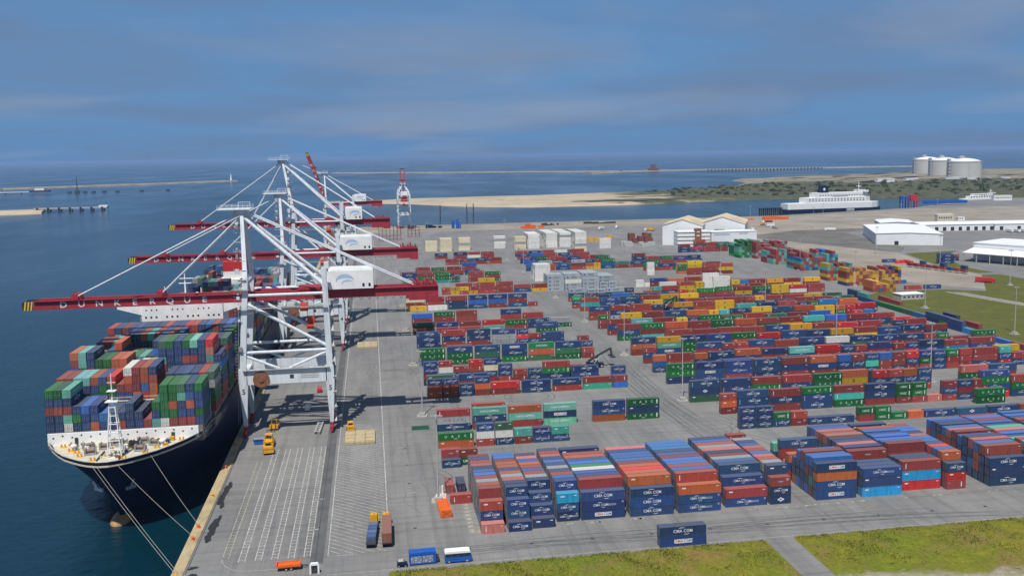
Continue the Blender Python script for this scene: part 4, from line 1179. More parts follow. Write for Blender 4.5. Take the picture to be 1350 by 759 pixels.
# bridge superstructure
br = MB().box(-15.6, 15.6, sy(376), sy(390), szz(MAIN), szz(42.2))
br.prism_y([(-24.9, szz(43)), (-24.9, szz(40.6)), (-15.59, szz(37.8)), (-15.59, szz(43))], sy(376.6), sy(382)); br.prism_y([(24.9, szz(43)), (15.59, szz(43)), (15.59, szz(37.8)), (24.9, szz(40.6))], sy(376.6), sy(382))
br.box(-15.59, 15.59, sy(376.05), sy(389.9), szz(42.2), szz(43.0))
bridge = br.build('bridge_house', M['white'], ship)
for k in range(15):
    x = -14 + k*2.0
    if k % 4 != 3: MB().box(x-.35, x+.35, sy(375.92), sy(375.99), szz(36.6), szz(37.3)).build('window', M['glass'], bridge)
for k in range(15):
    x = -14 + k*2.0 + .2
    if k % 5 not in (3, 4): MB().box(x-.25, x+.25, sy(375.92), sy(375.99), szz(39.6), szz(40.1)).build('window', M['glass'], bridge)
mb = MB()
for x0, x1 in ((-24.8, 24.8),):
    for z in (43.5, 44.1): mb.box(x0, x1, sy(376.7), sy(376.8), szz(z), szz(z+.08))
    for k in range(21): mb.box(-24.8 + k*2.48-.05, -24.8 + k*2.48+.05, sy(376.7), sy(376.8), szz(43), szz(44.1))
mb.build('railing', M['white'], bridge)
mb = MB().tube((0, sy(384), szz(43)), (0, sy(384), szz(54)), .35, .15).box(-2.4, 2.4, sy(383.8), sy(384.2), szz(49), szz(49.3)).box(-3.4, 3.4, sy(383.4), sy(383.8), szz(51), szz(51.3)).tube((-8, sy(384), szz(43)), (-8, sy(384), szz(48)), .15).tube((6, sy(385), szz(43)), (6, sy(385), szz(47)), .15)
mb.lathe((4.2, sy(386), szz(44)), [(.1, -1), (1, -.6), (1.1, 0), (.8, .8), (.1, 1.1)], 14)
mb.build('radar_mast', M['white'], bridge)
# funnel island
mb = MB().box(-8, 8, sy(517.5), sy(530), szz(MAIN), szz(33)).box(-6, 6, sy(519), sy(529), szz(33), szz(37.4))
cas = mb.build('engine_casing', M['white'], ship)
MB().box(-6.1, 6.1, sy(518.9), sy(529.1), szz(37.4), szz(42.6)).build('funnel_band', M['red'], cas)
mb = MB()
for x in (-3.4, -1.2, 1.4, 3.6): mb.tube((x, sy(524), szz(42.6)), (x, sy(525), szz(45.2)), .65)
mb.build('exhaust_pipe', M['dark_steel'], cas)
# draught-mark style lettering strip and bow name plate
# mooring lines to the quay bollards
def line(p, qv, sag, name='mooring_line'):
    p, qv = Vector(p), Vector(qv); pts = []
    for k in range(15):
        u = k/14; v = p.lerp(qv, u); v.z -= sag*4*u*(1-u); pts.append(v)
    return MB().path(pts, .05, 6).build(name, M['rope'])
lines = [((-79.9, 261.6, 15.6), (-48.8, 217.5, .9), 'outermost thin'), ((-78.6, 261.2, 15.5), (-48.8, 219, .9), 'second'), ((-73.0, 261.0, 15.4), (-48.8, 239.6, .9), 'third'), ((-64.6, 266.0, 15.4), (-48.8, 247.4, .9), 'fourth')]
names = ['longest pale mooring line from the left bow to the near quay', 'pale mooring line beside the longest one from the bow', 'pale mooring line from the stem to the middle bollard', 'shortest steep mooring line from the right bow to the quay']
for (p, qv, _), lb in zip(lines, names): tag(line(p, qv, .5), lb, 'rope', 'mooring lines')
by = list(range(192, 640, 25)); by = [217, 239, 247] + [270 + 25*k for k in range(12)]
for k, y in enumerate(by):
    b_ = MB().lathe((0, 0, 0), [(.55, 0), (.5, .12), (.3, .2), (.28, .55), (.5, .68), (.45, .85), (.1, .9)], 14).build('quay_bollard', M['orange'] if k in (1, 2, 4) else M['yellow'], smooth=True)
    b_.location = (-48.8, y, .22)
    tag(b_, f"{'orange' if k in (1,2,4) else 'yellow'} mooring bollard on the quay edge, {ORD[k+1]} from the camera", 'bollard', 'quay bollards')
# ------------------------------------------------------------------ ship-to-shore cranes
def flat_text(name, body, size, mat_, parent, loc, rotz=0.0, bold=.03, sxx=1.0):
    vs, fs = text_tris(body, size, bold)
    o = MB().add([(x*sxx, 0, z) for x, z in vs], fs).build(name, mat_, parent); o.location = loc; o.rotation_euler = (0, 0, rotz)
    return o
M['stripe_y'] = mat('stripe_yellow', (0.75, 0.50, 0.03), .5, wear=.1)
M['spreader'] = mat('spreader_red', (0.62, 0.06, 0.02), .5, wear=.15)
def crane(y0, label, gz=49.2, apex=80.0, tip=-121.0, back=24.0, raised=False, number='5', house=(-16.0, 0.2), legtop=60.0, apx=-45.6, letters=True, loc_x=0.0, striped=True, width=18.0):
    root = empty('quay_crane', (loc_x - 31.6, y0 + width/2, 0)); tag(root, label, 'crane', 'quay cranes')
    ox = 31.6; hw = width/2
    def V(x, y, z): return (x + ox, y, z)
    WS, LS = -46.9, -16.4
    cw, cr = M['crane_white'], M['crane_red']
    # bogies
    for x in (WS, LS):
        for s in (-1, 1):
            bg = MB().beam(V(x, s*hw-3.2, 1.9), V(x, s*hw+3.2, 1.9), 1.1, .9).beam(V(x, s*hw-1.2, 2.8), V(x, s*hw+1.2, 2.8), 1.2, 1.2)
            for k in (-2.3, 2.3): bg.beam(V(x, s*hw+k-1.3, 1.0), V(x, s*hw+k+1.3, 1.0), .9, .8)
            b_ = bg.build('bogie', cr, root)
            for k in (-3.1, -1.5, 1.5, 3.1):
                MB().lathe(V(x, s*hw+k, .46), [(.4, -.18), (.4, .18)], 12, ax='x').build('wheel', M['dark_steel'], b_)
    # legs: tapered foot, straight shaft
    for x, xt, zt in ((WS, -44.6, gz + 8), (LS, -17.2, legtop)):
        for s in (-1, 1):
            lg = MB().beam(V(x, s*hw, 3.3), V(x, s*hw, 18.6), 1.2, 1.4, 3.0, 2.0, up=(0, 1, 0)).beam(V(x, s*hw, 18.5), V(x - .1, s*hw, 24.3), 2.9, 2.0, up=(0, 1, 0)).beam(V(x, s*hw, 24.2), V(xt, s*hw, zt), 2.15, 1.8, 1.8, 1.6, up=(0, 1, 0))
            leg = lg.build('leg', cw, root)
            if s < 0 and number: flat_text('number', number, 2.6, M['print_dark'], leg, V(x, -hw-1.03, 16.2))
    # portal beams and cross frames
    for s in (-1, 1):
        MB().box(*[v+ox for v in (WS+1.2, LS-1.2)], s*hw-1.0, s*hw+1.0, 18.7, 23.8).build('portal_beam', cw, root)
        fr = MB()
        fr.tube(V(WS, s*hw, 30.2), V(LS, s*hw, 30.2), .55); fr.tube(V(WS+.2, s*hw, 29.4), V(-34.2, s*hw, 24.0), .48); fr.tube(V(LS-.4, s*hw, 29.6), V(-30.8, s*hw, 24.0), .48)
        fr.tube(V(-45.2, s*hw, gz-1), V(LS-.8, s*hw, 31.6), .62); fr.tube(V(-44.9, s*hw, gz+1.6), V(LS-.6, s*hw, gz+1.6), .55)
        fr.build('bracing', cw, root)
    for x in (WS, LS):
        MB().box(x-.9+ox, x+.9+ox, -hw+1.0, hw-1.0, 19.2, 22.2).build('sill_beam', cw, root)
        MB().tube(V(x+.6 if x == WS else x-.3, -hw, gz+4.5), V(x+.6 if x == WS else x-.3, hw, gz+4.5), .6).build('cross_tube', cw, root)
    # A-frame mast
    for s in (-1, 1):
        MB().beam(V(-44.6, s*hw, gz+7.5), V(apx, s*2.6, apex), 1.6, 1.5, 1.2, 1.1, up=(0, 1, 0)).build('mast', cw, root)
    hd = MB().box(apx-1.5+ox, apx+2.0+ox, -3.6, 3.6, apex-.4, apex+.9).box(apx-8.2+ox, apx+3.4+ox, -4.6, 4.6, apex+1.0, apex+1.3)
    for s in (-4.5, 4.5):
        for z in (1.9, 2.5): hd.box(apx-8.2+ox, apx+3.4+ox, s-.05, s+.05, apex+z, apex+z+.08)
        for k in range(7): hd.box(apx-8.2+k*1.9+ox, apx-8.1+k*1.9+ox, s-.05, s+.05, apex+1.3, apex+2.5)
    hd.box(apx-1+ox, apx+3.2+ox, -3.4, -3.2, apex+3.6, apex+3.8).box(apx-1+ox, apx-.8+ox, -3.4, -3.2, apex+1.3, apex+3.6).box(apx+3+ox, apx+3.2+ox, -3.4, -3.2, apex+1.3, apex+3.6)
    hd.box(apx-3+ox, apx-1.6+ox, -2.5, 2.5, apex-1.6, apex+1.0)
    hd.build('mast_head', cw, root)
    for k in range(7):                                 # ladder platforms up the waterside mast
        st = MB(); z = gz + 4 + k*(apex-gz-8)/7; st.box(-46.9+ox-1.6+k*.1, -44.2+ox, -hw*(1-k/8)-2.4, -hw*(1-k/8)-1.1, z, z+.16)
        st.box(-46.9+ox-1.6, -46.8+ox-1.6, -hw*(1-k/8)-2.4, -hw*(1-k/8)-2.3, z, z+1.1)
        st.build('mast_platform', M['galv'], root)
    rk = random.Random(int(y0))
    for k in range(26):                                # floodlights, cable boxes, ladders and trays fixed to the frame
        zq = rk.uniform(24, apex-3); side = rk.choice((-1, 1)); u_ = max(0, (zq-gz-7.5)/(apex-gz-7.5)); yq = side*(hw + (2.6-hw)*u_)
        xq = (-45.6 if rk.random() < .75 else -17.2)
        if xq > -30 and zq > gz+8: xq = -45.6
        if xq > -30: yq = side*hw
        w_, d_, h_ = rk.uniform(.5, 1.5), rk.uniform(.4, 1.1), rk.uniform(.3, 2.2)
        MB().box(xq-1.6-w_/2+ox, xq-1.6+w_/2+ox, yq-1.2-d_/2, yq-1.2+d_/2, zq, zq+h_).box(xq-1.9+ox, xq-.6+ox, yq-1.25, yq-1.15, zq, zq+.1).build('fitting', rk.choice([M['galv'], cw, M['grey_steel'], cw]), root)
    ld = MB()
    for dx_ in (-.3, .3): ld.beam(V(WS-2.2+dx_, -hw, 4), V(-46.6+dx_, -hw-.3, gz+6), .1, .1)
    for k in range(40): zz_ = 5 + k*(gz)/40; ld.box(WS-2.5+ox+(k/40)*2.2*.25, WS-1.9+ox+(k/40)*2.2*.25, -hw-.15, -hw-.05, zz_, zz_+.08)
    ld.build('ladder', M['galv'], root)
    fe = MB()
    for k in range(20):                                # festoon cables hanging below the girder
        xa = -42 + k*3.0; fe.tube(V(xa, 4.6, gz-1.6), V(xa+1.5, 4.6, gz-3.4), .07, n=5).tube(V(xa+1.5, 4.6, gz-3.4), V(xa+3, 4.6, gz-1.6), .07, n=5)
    fe.build('festoon', M['dark_steel'], root)
    # girder and boom
    z0, z1 = gz-1.7, gz+1.7
    def girder(mb, xa, xb, za, zb):
        for s in (-1, 1): mb.box(xa+ox, xb+ox, s*2.9-.65, s*2.9+.65, za, zb)
        k = xa + 4
        while k < xb - 2: mb.box(k-.35+ox, k+.35+ox, -2.25, 2.25, za+.3, za+1.1); k += 11
        return mb
    g = girder(MB(), -43.5, back, z0+.4, z1+.4)
    for s in (-4.0, 4.0):
        g.box(-43.5+ox, back+ox, s-.4, s+.4, z1+.1, z1+.2)
    for k in range(8): g.box(back-10.5+k*1.3+ox, back-9.9+k*1.3+ox, -3.4, 3.4, z1+.4, z1+1.2+(k % 3)*.8)
    g.box(back-11+ox, back-1+ox, -3.6, -3.3, z0-1.5, z0+.4).box(back-4+ox, back+ox, -4.2, 4.2, z0-2.2, z0+.35)
    for k in range(11): g.box(back-11+k*1.05+ox, back-10.9+k*1.05+ox, -4.3, -4.2, z1+.2, z1+1.5)
    g.box(back-11+ox, back+ox, -4.3, -4.2, z1+1.45, z1+1.55)
    gird = g.build('girder', cr, root)
    piv = empty('boom', V(-44.0, 0, gz)); piv.parent = root
    Lb = -44.0 - tip
    bm_ = MB()
    for s in (-1, 1): bm_.box(-Lb+3.6, 0, s*2.9-.65, s*2.9+.65, -1.5, 1.5)
    k = 3.0
    while k < Lb - 6: bm_.box(-k-.35, -k+.35, -2.25, 2.25, -1.3, -.4); k += 11
    bm_.box(-Lb+4, 0, -4.3, -3.6, 1.5, 1.6).box(-Lb+4, 0, 3.6, 4.3, 1.5, 1.6)
    k = 4.0
    while k < Lb - 4:
        bm_.box(-k-.04, -k+.04, -4.3, -4.22, 1.6, 2.7); k += 2.4
    for z in (2.1, 2.65): bm_.box(-Lb+4, 0, -4.3, -4.24, z, z+.06)
    for k in (Lb-17.5, Lb-46): bm_.box(-k-.9, -k+.9, -3.2, 3.2, 1.7, 3.4).beam((-k-2, -2.9, 1.7), (-k, -2.9, 4.6), .3, .3).beam((-k+2, -2.9, 1.7), (-k, -2.9, 4.6), .3, .3)
    bo = bm_.build('boom_girder', cr, piv)
    tp = MB()
    for s in (-1, 1): tp.box(-Lb+.4, -Lb+3.6, s*2.9-.6, s*2.9+.6, -1.5, 1.5)
    tp.box(-Lb, -Lb+.5, -3.6, 3.6, -1.2, 1.4)
    tpo = tp.build('boom_tip', M['dark_steel'], piv)
    for j in range(3): MB().add([(-Lb+.5+j*1.05, -3.53, -1.5), (-Lb+1.0+j*1.05, -3.53, -1.5), (-Lb+1.45+j*1.05, -3.53, 1.5), (-Lb+.95+j*1.05, -3.53, 1.5)], [(0,1,2,3)]).build('stripe', M['stripe_y'], tpo)
    if letters:
        for j, ch in enumerate('DUNKERQUE'):
            flat_text('lettering', ch, 2.9, M['print_white'], bo, (-Lb + 13.6 + j*5.95, -3.57, -.02), bold=.05, sxx=1.2)
    if raised: piv.rotation_euler = (0, math.radians(70.5), 0)
    # stays
    sy_ = MB()
    bz = gz + 2.2
    if not raised:
        for s in (-2.6, 2.6):
            sy_.tube(V(apx-.6, s, apex-.2), V(tip+17, s*1.1, bz), .26, n=8); sy_.tube(V(apx-.4, s, apex-1.2), V(tip+46, s*1.1, bz), .26, n=8)
    else:
        sy_.tube(V(apx-.6, -2.6, apex-.2), V(-44.0-23, -2.6, gz+40), .2, n=6).tube(V(apx-.6, 2.6, apex-.2), V(-44.0-23, 2.6, gz+40), .2, n=6)
    for s in (-2.6, 2.6): sy_.tube(V(apx+1.2, s, apex), V(back-8.5, s*1.1, bz), .28, n=8)
    sy_.build('stay', cw, root)
    sb = MB()
    for s in (-1, 1): sb.tube(V(apx+.8, s*2.6, apex-2), V(-17.4, s*hw, gz+4.5), .62, .75, n=10)
    sb.build('back_strut', cw, root)
    # machinery house with its blue swoosh
    hx0, hx1 = house
    hs = MB().box(hx0+ox, hx1+ox, -5.2, 5.2, z1+.45, z1+7.2).box(hx0+.4+ox, hx1-.4+ox, -4.8, 4.8, z1+7.2, z1+7.7)
    ho = hs.build('machinery_house', M['white'], root)
    P = Print(); P.arc(0, 0, 3.2, 1.3, 20, 190, 1.5, n=18); P.arc(1.4, -.9, 2.6, .9, 60, 200, .8, n=14)
    MB().add([(x, 0, z) for x, d, z in P.v], P.f).build('swoosh', mat('swoosh_blue', (.36, .50, .68), .5, wear=0) if 'swoosh_blue' not in bpy.data.materials else bpy.data.materials['swoosh_blue'], ho).location = V(hx0+6.2, -5.23, z1+3.2)
    for x in (hx1-3.6, hx1-1.4): MB().box(x-.4+ox, x+.4+ox, -5.27, -5.21, z1+1.2, z1+2.4).build('vent', M['glass'], ho)
    # trolley, cab, ropes, spreader
    tr = MB().box(-27+ox, -19+ox, -4.2, 4.2, z1+.5, z1+1.4)
    tro = tr.build('trolley', cr, root)
    MB().box(-26.4+ox, -23.6+ox, -5.4, -2.2, z0-3.6, z0-.9).build('cab', M['spreader'], tro)
    rp = MB()
    for x in (-24.2, -21.8):
        for s in (-1, 1): rp.tube(V(x, s*1.0, z0-7.5), V(x, s*1.2, z1), .06, n=5)
    rp.build('hoist_rope', M['dark_steel'], tro)
    MB().box(-23.9+ox, -22.1+ox, -6.0, 6.0, z0-9.6, z0-8.9).box(-24.3+ox, -21.7+ox, -1.6, 1.6, z0-8.9, z0-6.6).box(-24.2+ox, -21.8+ox, -6.1, -5.6, z0-10.1, z0-8.8).box(-24.2+ox, -21.8+ox, 5.6, 6.1, z0-10.1, z0-8.8).build('spreader', M['spreader'], tro)
    # cable reel
    rl = MB().lathe(V(-40.6, -hw-1.25, 20.6), [(2.9, -.25), (2.9, .2), (2.4, .22), (2.4, .05)], 28, ax='y').lathe(V(-40.6, -hw-1.3, 20.6), [(1.0, -.5), (1.0, .2)], 16, ax='y')
    rl.build('cable_reel', M['brown'], root)
    # stairs beside the landside leg, lift shaft, portal walkways
    sr = MB()
    z = 3.5; sgn = 1
    while z < gz - 2:
        sr.beam(V(-15.0, -hw+1.5 - sgn*1.9, z), V(-15.0, -hw+1.5 + sgn*1.9, z+2.7), .8, .14); sr.box(-15.5+ox, -14.2+ox, -hw+1.5+sgn*1.9-.8, -hw+1.5+sgn*1.9+.8, z+2.7, z+2.82); z += 2.8; sgn = -sgn
    sr.build('stair', M['galv'], root)
    for zz_ in (24.0, gz-3):
        wk = MB(); wk.box(WS+ox, LS+ox, -hw-2.0, -hw-1.15, zz_, zz_+.12)
        for z in (.5, 1.05): wk.box(WS+ox, LS+ox, -hw-2.0, -hw-1.95, zz_+z, zz_+z+.07)
        for k in range(14): wk.box(WS+k*2.3+ox, WS+.07+k*2.3+ox, -hw-2.0, -hw-1.95, zz_, zz_+1.05)
        wk.build('walkway', M['galv'], root)
    MB().box(-30.6+ox, -29.2+ox, -hw-1.05, -hw-1.01, 20.4, 21.8).build('sign', M['dark_steel'], root)
    bars = MB()
    for j in range(3): bars.box(-26.8+ox, -20.4+ox, -hw-1.05, -hw-1.01, 20.3+j*.75, 20.75+j*.75)
    bars.build('name_strip', M['galv'], root)
    return root
crane(330.4, 'nearest white quay crane with red boom over the ship bow', number='5')
crane(472.5, 'second white quay crane from the camera with level red boom', number='4')
crane(547.5, 'tallest white quay crane with striped boom tip and high mast', gz=60.0, apex=97.0, tip=-116.5, back=11.5, house=(-15.0, -5.0), legtop=72.0, apx=-50.2, number='3')
crane(950.0, 'far white quay crane with its red boom raised to the sky', gz=51.5, apex=82.0, tip=-100.0, back=12.5, raised=True, number='2', house=(-16, -4))
# the crane on the far quay, turned to face the other basin
fc = crane(1318.0, 'lone far quay crane standing end-on with upright red boom', gz=44, apex=62, tip=-88, back=14, raised=True, number='', legtop=50, letters=False, house=(-14, -6))
fc.rotation_euler = (0, 0, math.radians(-90)); fc.location = (46, 1298 - 26, 0); fc.scale = (.9, .9, .96)
# ------------------------------------------------------------------ light masts
def light_mast():
    root = empty('light_mast')
    MB().box(-1.1, 1.1, -1.1, 1.1, 0, 1.3).box(-1.9, 1.9, -1.9, 1.9, 0, .28).build('plinth', M['concrete'], root)
    MB().tube((0, 0, 1.3), (0, 0, 25.5), .26, .12, n=10).build('pole', M['galv'], root)
    h = MB().box(-1.7, 1.7, -.12, .12, 25.2, 25.4).box(-.12, .12, -1.1, 1.1, 25.2, 25.4).build('head_frame', M['galv'], root)
    for x, y in ((-1.5, 0), (-.7, .1), (.7, .1), (1.5, 0), (0, -1.0), (0, 1.0)):
        MB().box(x-.3, x+.3, y-.28, y+.28, 24.85, 25.18).build('lamp', M['grey_steel'], h)
    return root
proto = light_mast()
mast_spots = [(16.6, 254), (17.1, 342), (17.5, 428), (17.9, 517), (19.0, 604), (20, 692), (20.5, 780), (121.2, 342), (121.3, 427), (123.4, 519), (125, 612), (126, 752), (126, 846), (233.5, 348), (231.5, 424), (240, 527), (278, 695), (336.5, 430), (339.5, 514), (347.5, 612), (350, 703), (453, 586), (474, 797), (476, 702), (62, 1010), (100, 1030), (150, 1020), (148, 930), (560, 1090), (620, 1180), (700, 1120), (505, 1160), (820, 1220)]
for i, (x, y) in enumerate(mast_spots):
    o = proto if i == 0 else copy_tree(proto)
    o.location = (x, y, 0.0); o.rotation_euler = (0, 0, rnd.uniform(-.3, .3))
    if x < 50: lb = f"tall grey light mast along the quay road, {ORD[i+1]} from the camera"
    elif x < 130: lb = f"tall grey light mast beside the central yard lane, {ORD[i-6]} from the camera"
    elif x < 300: lb = f"tall grey light mast among the inland stacks, {ORD[i-12] if i < 17 else 'standing apart by the basin end, ' + ORD[i-23]}"
    elif i < 24: lb = f"tall grey light mast beside the inland grass and road, {ORD[i-16]} from the camera"
    else: lb = f"thin distant light mast near the ferry berth, {ORD[i-23]} one"
    tag(o, lb, 'light mast', 'light masts')

# ------------------------------------------------------------------ vehicles
def wheel(parent, x, y, r=.5, w=.35, ax='x'):
    t_ = MB().lathe((x, y, r), [(r*.55, -w/2), (r, -w/2+.03), (r, w/2-.03), (r*.55, w/2)], 16, ax=ax).build('wheel', M['rubber'], parent)
    MB().lathe((x, y, r), [(r*.54, -w/2-.01), (r*.54, w/2+.01)], 12, ax=ax).build('rim', M['galv'], t_)
def terminal_truck(loc, rz, label, load):
    """yard tractor with trailer; front towards +y"""
    root = empty('yard_truck', loc, rz); tag(root, label, 'truck')
    MB().box(-1.05, 1.05, 6.3, 10.6, .62, 1.05).build('chassis', M['dark_steel'], root)
    cab = MB().prism_y([(-1.15, 1.05), (.75, 1.05), (.75, 2.7), (.6, 3.0), (-1.0, 3.0), (-1.15, 2.7)], 8.6, 10.4).box(-1.2, 1.2, 9.2, 10.7, 1.05, 1.75).build('cab', M['yellow'], root)
    MB().box(-1.0, .62, 10.40, 10.43, 2.0, 2.75).build('windscreen', M['glass'], cab); MB().box(-1.18, -1.155, 8.9, 10.2, 1.9, 2.7).build('side_window', M['glass'], cab); MB().box(.755, .78, 8.9, 10.2, 1.9, 2.7).build('side_window', M['glass'], cab)
    MB().box(-.25, .2, 8.9, 9.3, 3.0, 3.2).build('beacon', M['orange'], cab)
    for x in (-1.0, 1.0):
        for y in (6.9, 9.9): wheel(root, x, y)
    MB().box(-1.25, 1.25, -6.3, 7.0, 1.1, 1.4).build('trailer_bed', M['dark_steel'], root)
    for x in (-1.0, 1.0):
        for y in (-5.2, -4.0): wheel(root, x, y)
    return root
tr = terminal_truck((-2.3, 231.2, 0), math.radians(-4), 'dark yard truck carrying blue boxes behind a yellow cab', 'b')
mb_cols = [(.07, .11, .22), (.10, .14, .26), (.06, .10, .24), (.12, .15, .22)]
for k in range(4):
    mm = mat(f'dull_blue_{k}', mb_cols[k], .6)
    o = MB().box(-1.18, 1.18, 0, 2.35, 0, 1.0).box(-1.1, 1.1, .1, .25, 1.0, 1.08).box(-1.1, 1.1, 2.1, 2.25, 1.0, 1.08).box(-1.2, -1.1, .05, 2.3, .9, 1.06).build('flat_box', mm)
    a = math.radians(-4); ly = -4.6 + k*2.6
    o.location = (-2.3 - math.sin(a)*ly, 231.2 + math.cos(a)*ly, 1.41); o.rotation_euler = (0, 0, a)
    tag(o, f"dull blue flat box on the yard truck trailer, {ORD[k+1]} from the rear", 'box', 'boxes on the yard truck')
terminal_truck((1.5, 231.0, 0), math.radians(-1), 'yard truck with yellow cab hauling a brown container', 'c')
o = link_mesh('shipping_container', CM[(4, 's')][0], color=(.24, .085, .05, 1)); o.location = (1.5, 230.7, 1.41); o.rotation_euler = (0, 0, math.radians(89))
for q in CM[(4, 's')][1:]: link_mesh(q.name.split('.')[0], q, o, (.24, .085, .05, 1))
tag(o, 'brown container riding on the yard truck near the hatched lane', 'container')
# orange flat trailer
root = empty('flat_trailer', (-22.4, 217.2, 0), math.radians(2)); tag(root, 'orange flat trailer parked at the end of the striped lanes', 'trailer')
MB().box(-2.9, 2.9, -1.2, 1.2, 1.0, 1.35).box(-2.9, -2.7, -1.2, 1.2, 1.35, 1.9).box(2.7, 2.9, -1.2, 1.2, 1.35, 1.9).box(-2.7, 2.7, -1.2, -1.1, 1.35, 1.6).box(-2.7, 2.7, 1.1, 1.2, 1.35, 1.6).build('bed', M['orange'], root)
MB().box(-2.8, 2.8, -.5, .5, .75, 1.0).beam((2.8, 0, .85), (4.6, 0, .6), .3, .2).build('chassis', M['dark_steel'], root)
for x in (-.6, .6):
    for y in (-.95, .95): wheel(root, x, y, .42, .3, ax='y')
# white portal at the rail end
root = empty('rail_buffer', (-16.1, 213.8, 0)); tag(root, 'white rail end buffer frame at the head of the dark lane', 'buffer')
MB().box(-1.15, -.75, -.4, .4, 0, 2.1).box(.75, 1.15, -.4, .4, 0, 2.1).prism_y([(-1.15, 2.1), (1.15, 2.1), (.85, 2.6), (-.85, 2.6)], -.4, .4).build('frame', M['white'], root)
MB().box(-.75, .75, -.1, .35, .15, 2.1).build('stop_block', M['dark_steel'], root)
# bus
def rbox(mb, x0, x1, y0, y1, z0, z1, c): return mb.prism_y([(x0, z0), (x1, z0), (x1, z1-c), (x1-c, z1), (x0+c, z1), (x0, z1-c)], y0, y1)
bus = empty('bus', (18.4, 214.0, 0), math.radians(90-90)); tag(bus, 'blue and white minibus with a white roof parked by the verge', 'bus')
MB().box(-3.2, 3.2, -1.15, 1.15, .35, 1.55).box(3.0, 3.5, -1.05, 1.05, .35, 1.3).build('body', M['blue'], bus)
rf = MB().prism_y([(-3.2, 2.45), (3.1, 2.45), (3.0, 2.8), (2.7, 2.95), (-2.9, 2.95), (-3.2, 2.75)], -1.16, 1.16).build('roof', M['white'], bus)
MB().box(-3.16, 3.12, -1.11, 1.11, 1.55, 2.45).build('window_band', M['glass'], bus)
for x in (-3.1, -1.6, 0, 1.5, 3.0): MB().box(x-.06, x+.06, -1.14, -1.112, 1.55, 2.45).build('pillar', M['blue'], bus)
for x in (-2.2, 2.2):
    for y in (-1.0, 1.0): wheel(bus, x, y, .42, .3, ax='y')
# blue mobile workshop with two picture panels
bl = empty('service_unit', (10.0, 214.6, 0), math.radians(2)); tag(bl, 'bright blue service unit with two picture panels beside the bus', 'service unit')
bb = MB().box(-3.4, 3.0, -1.2, 1.2, .3, 3.2).box(-3.4, 3.0, -1.25, -1.2, 2.55, 3.2).box(-3.45, -3.3, -1.3, 1.25, .3, 3.25).box(2.9, 3.05, -1.3, 1.25, .3, 3.25).build('cabin', M['blue'], bl)
pm = bpy.data.materials.new('picture_panel'); t, b = nodes(pm); vn = nd(t, 'ShaderNodeTexVoronoi'); vn.inputs['Scale'].default_value = 1.3
t.links.new(nd(t, 'ShaderNodeTexCoord').outputs['Object'], vn.inputs['Vector']); t.links.new(ramp(t, vn.outputs['Distance'], [(0.2, (.45, .48, .52)), (.5, (.12, .15, .25)), (.8, (.3, .33, .4))]), b.inputs['Base Color'])
for x0, x1 in ((-3.1, -.4), (-.2, 2.3)): MB().box(x0, x1, -1.235, -1.205, .6, 2.3).build('picture_panel', pm, bb)
MB().box(3.05, 3.8, -.9, .9, .4, 1.6).build('engine_box', M['dark_steel'], bl)
for x in (-2.4, 2.0):
    MB().box(x-.4, x+.4, -1.0, 1.0, 0, .3).build('skid', M['dark_steel'], bl)
# small dark car
car = empty('parked_car', (4.8, 213.7, 0), 0); tag(car, 'small dark blue car parked left of the service unit', 'car')
MB().prism_y([(-1.25, .3), (1.3, .3), (1.3, .75), (.85, .9), (-1.25, .95)], -.8, .8).build('body', M['navy'], car)
cb = MB().prism_y([(-1.2, .95), (.75, .9), (.35, 1.42), (-.95, 1.45)], -.74, .74).build('cabin', M['glass'], car)
MB().box(-.95, .3, -.7, .7, 1.44, 1.5).build('roof', M['galv'], car)
for x in (-.8, .8):
    for y in (-.72, .72): wheel(car, x, y, .3, .18, ax='y')
# orange flat rack by the first mast
fr = empty('flat_rack', (17.7, 248.0, 0), math.radians(2)); tag(fr, 'bright orange open flat rack beside the nearest light mast', 'flat rack')
MB().box(-1.5, 1.5, -6.6, 6.6, .1, .5).build('floor_frame', M['orange'], fr)
for k in range(11): MB().box(-1.1, 1.1, -6.1 + k*1.15, -5.3 + k*1.15, .5, .62).build('floor_slat', M['orange'], fr)
for s in (-1, 1): MB().box(s*1.5-.12, s*1.5+.12, -6.6, 6.6, .5, 1.1).build('side_rail', M['orange'], fr)
ew = MB().box(-1.5, 1.5, -6.75, -6.6, .1, 2.2).box(-1.5, 1.5, -6.6, -5.0, 2.0, 2.2).build('end_wall', M['orange'], fr)
MB().beam((-1.3, -6.77, .4), (1.3, -6.77, 2.0), .08, .1).beam((-1.3, -6.78, 2.0), (1.3, -6.78, .4), .08, .1).build('cross_brace', M['brown'], ew)
MB().box(-1.5, 1.5, 6.5, 6.7, .1, 1.9).build('end_wall', M['white'], fr)
for x in (-.4, .5): MB().tube((x, 6.9, 0), (x, 6.9, 4.2), .28).build('white_post', M['white'], fr)
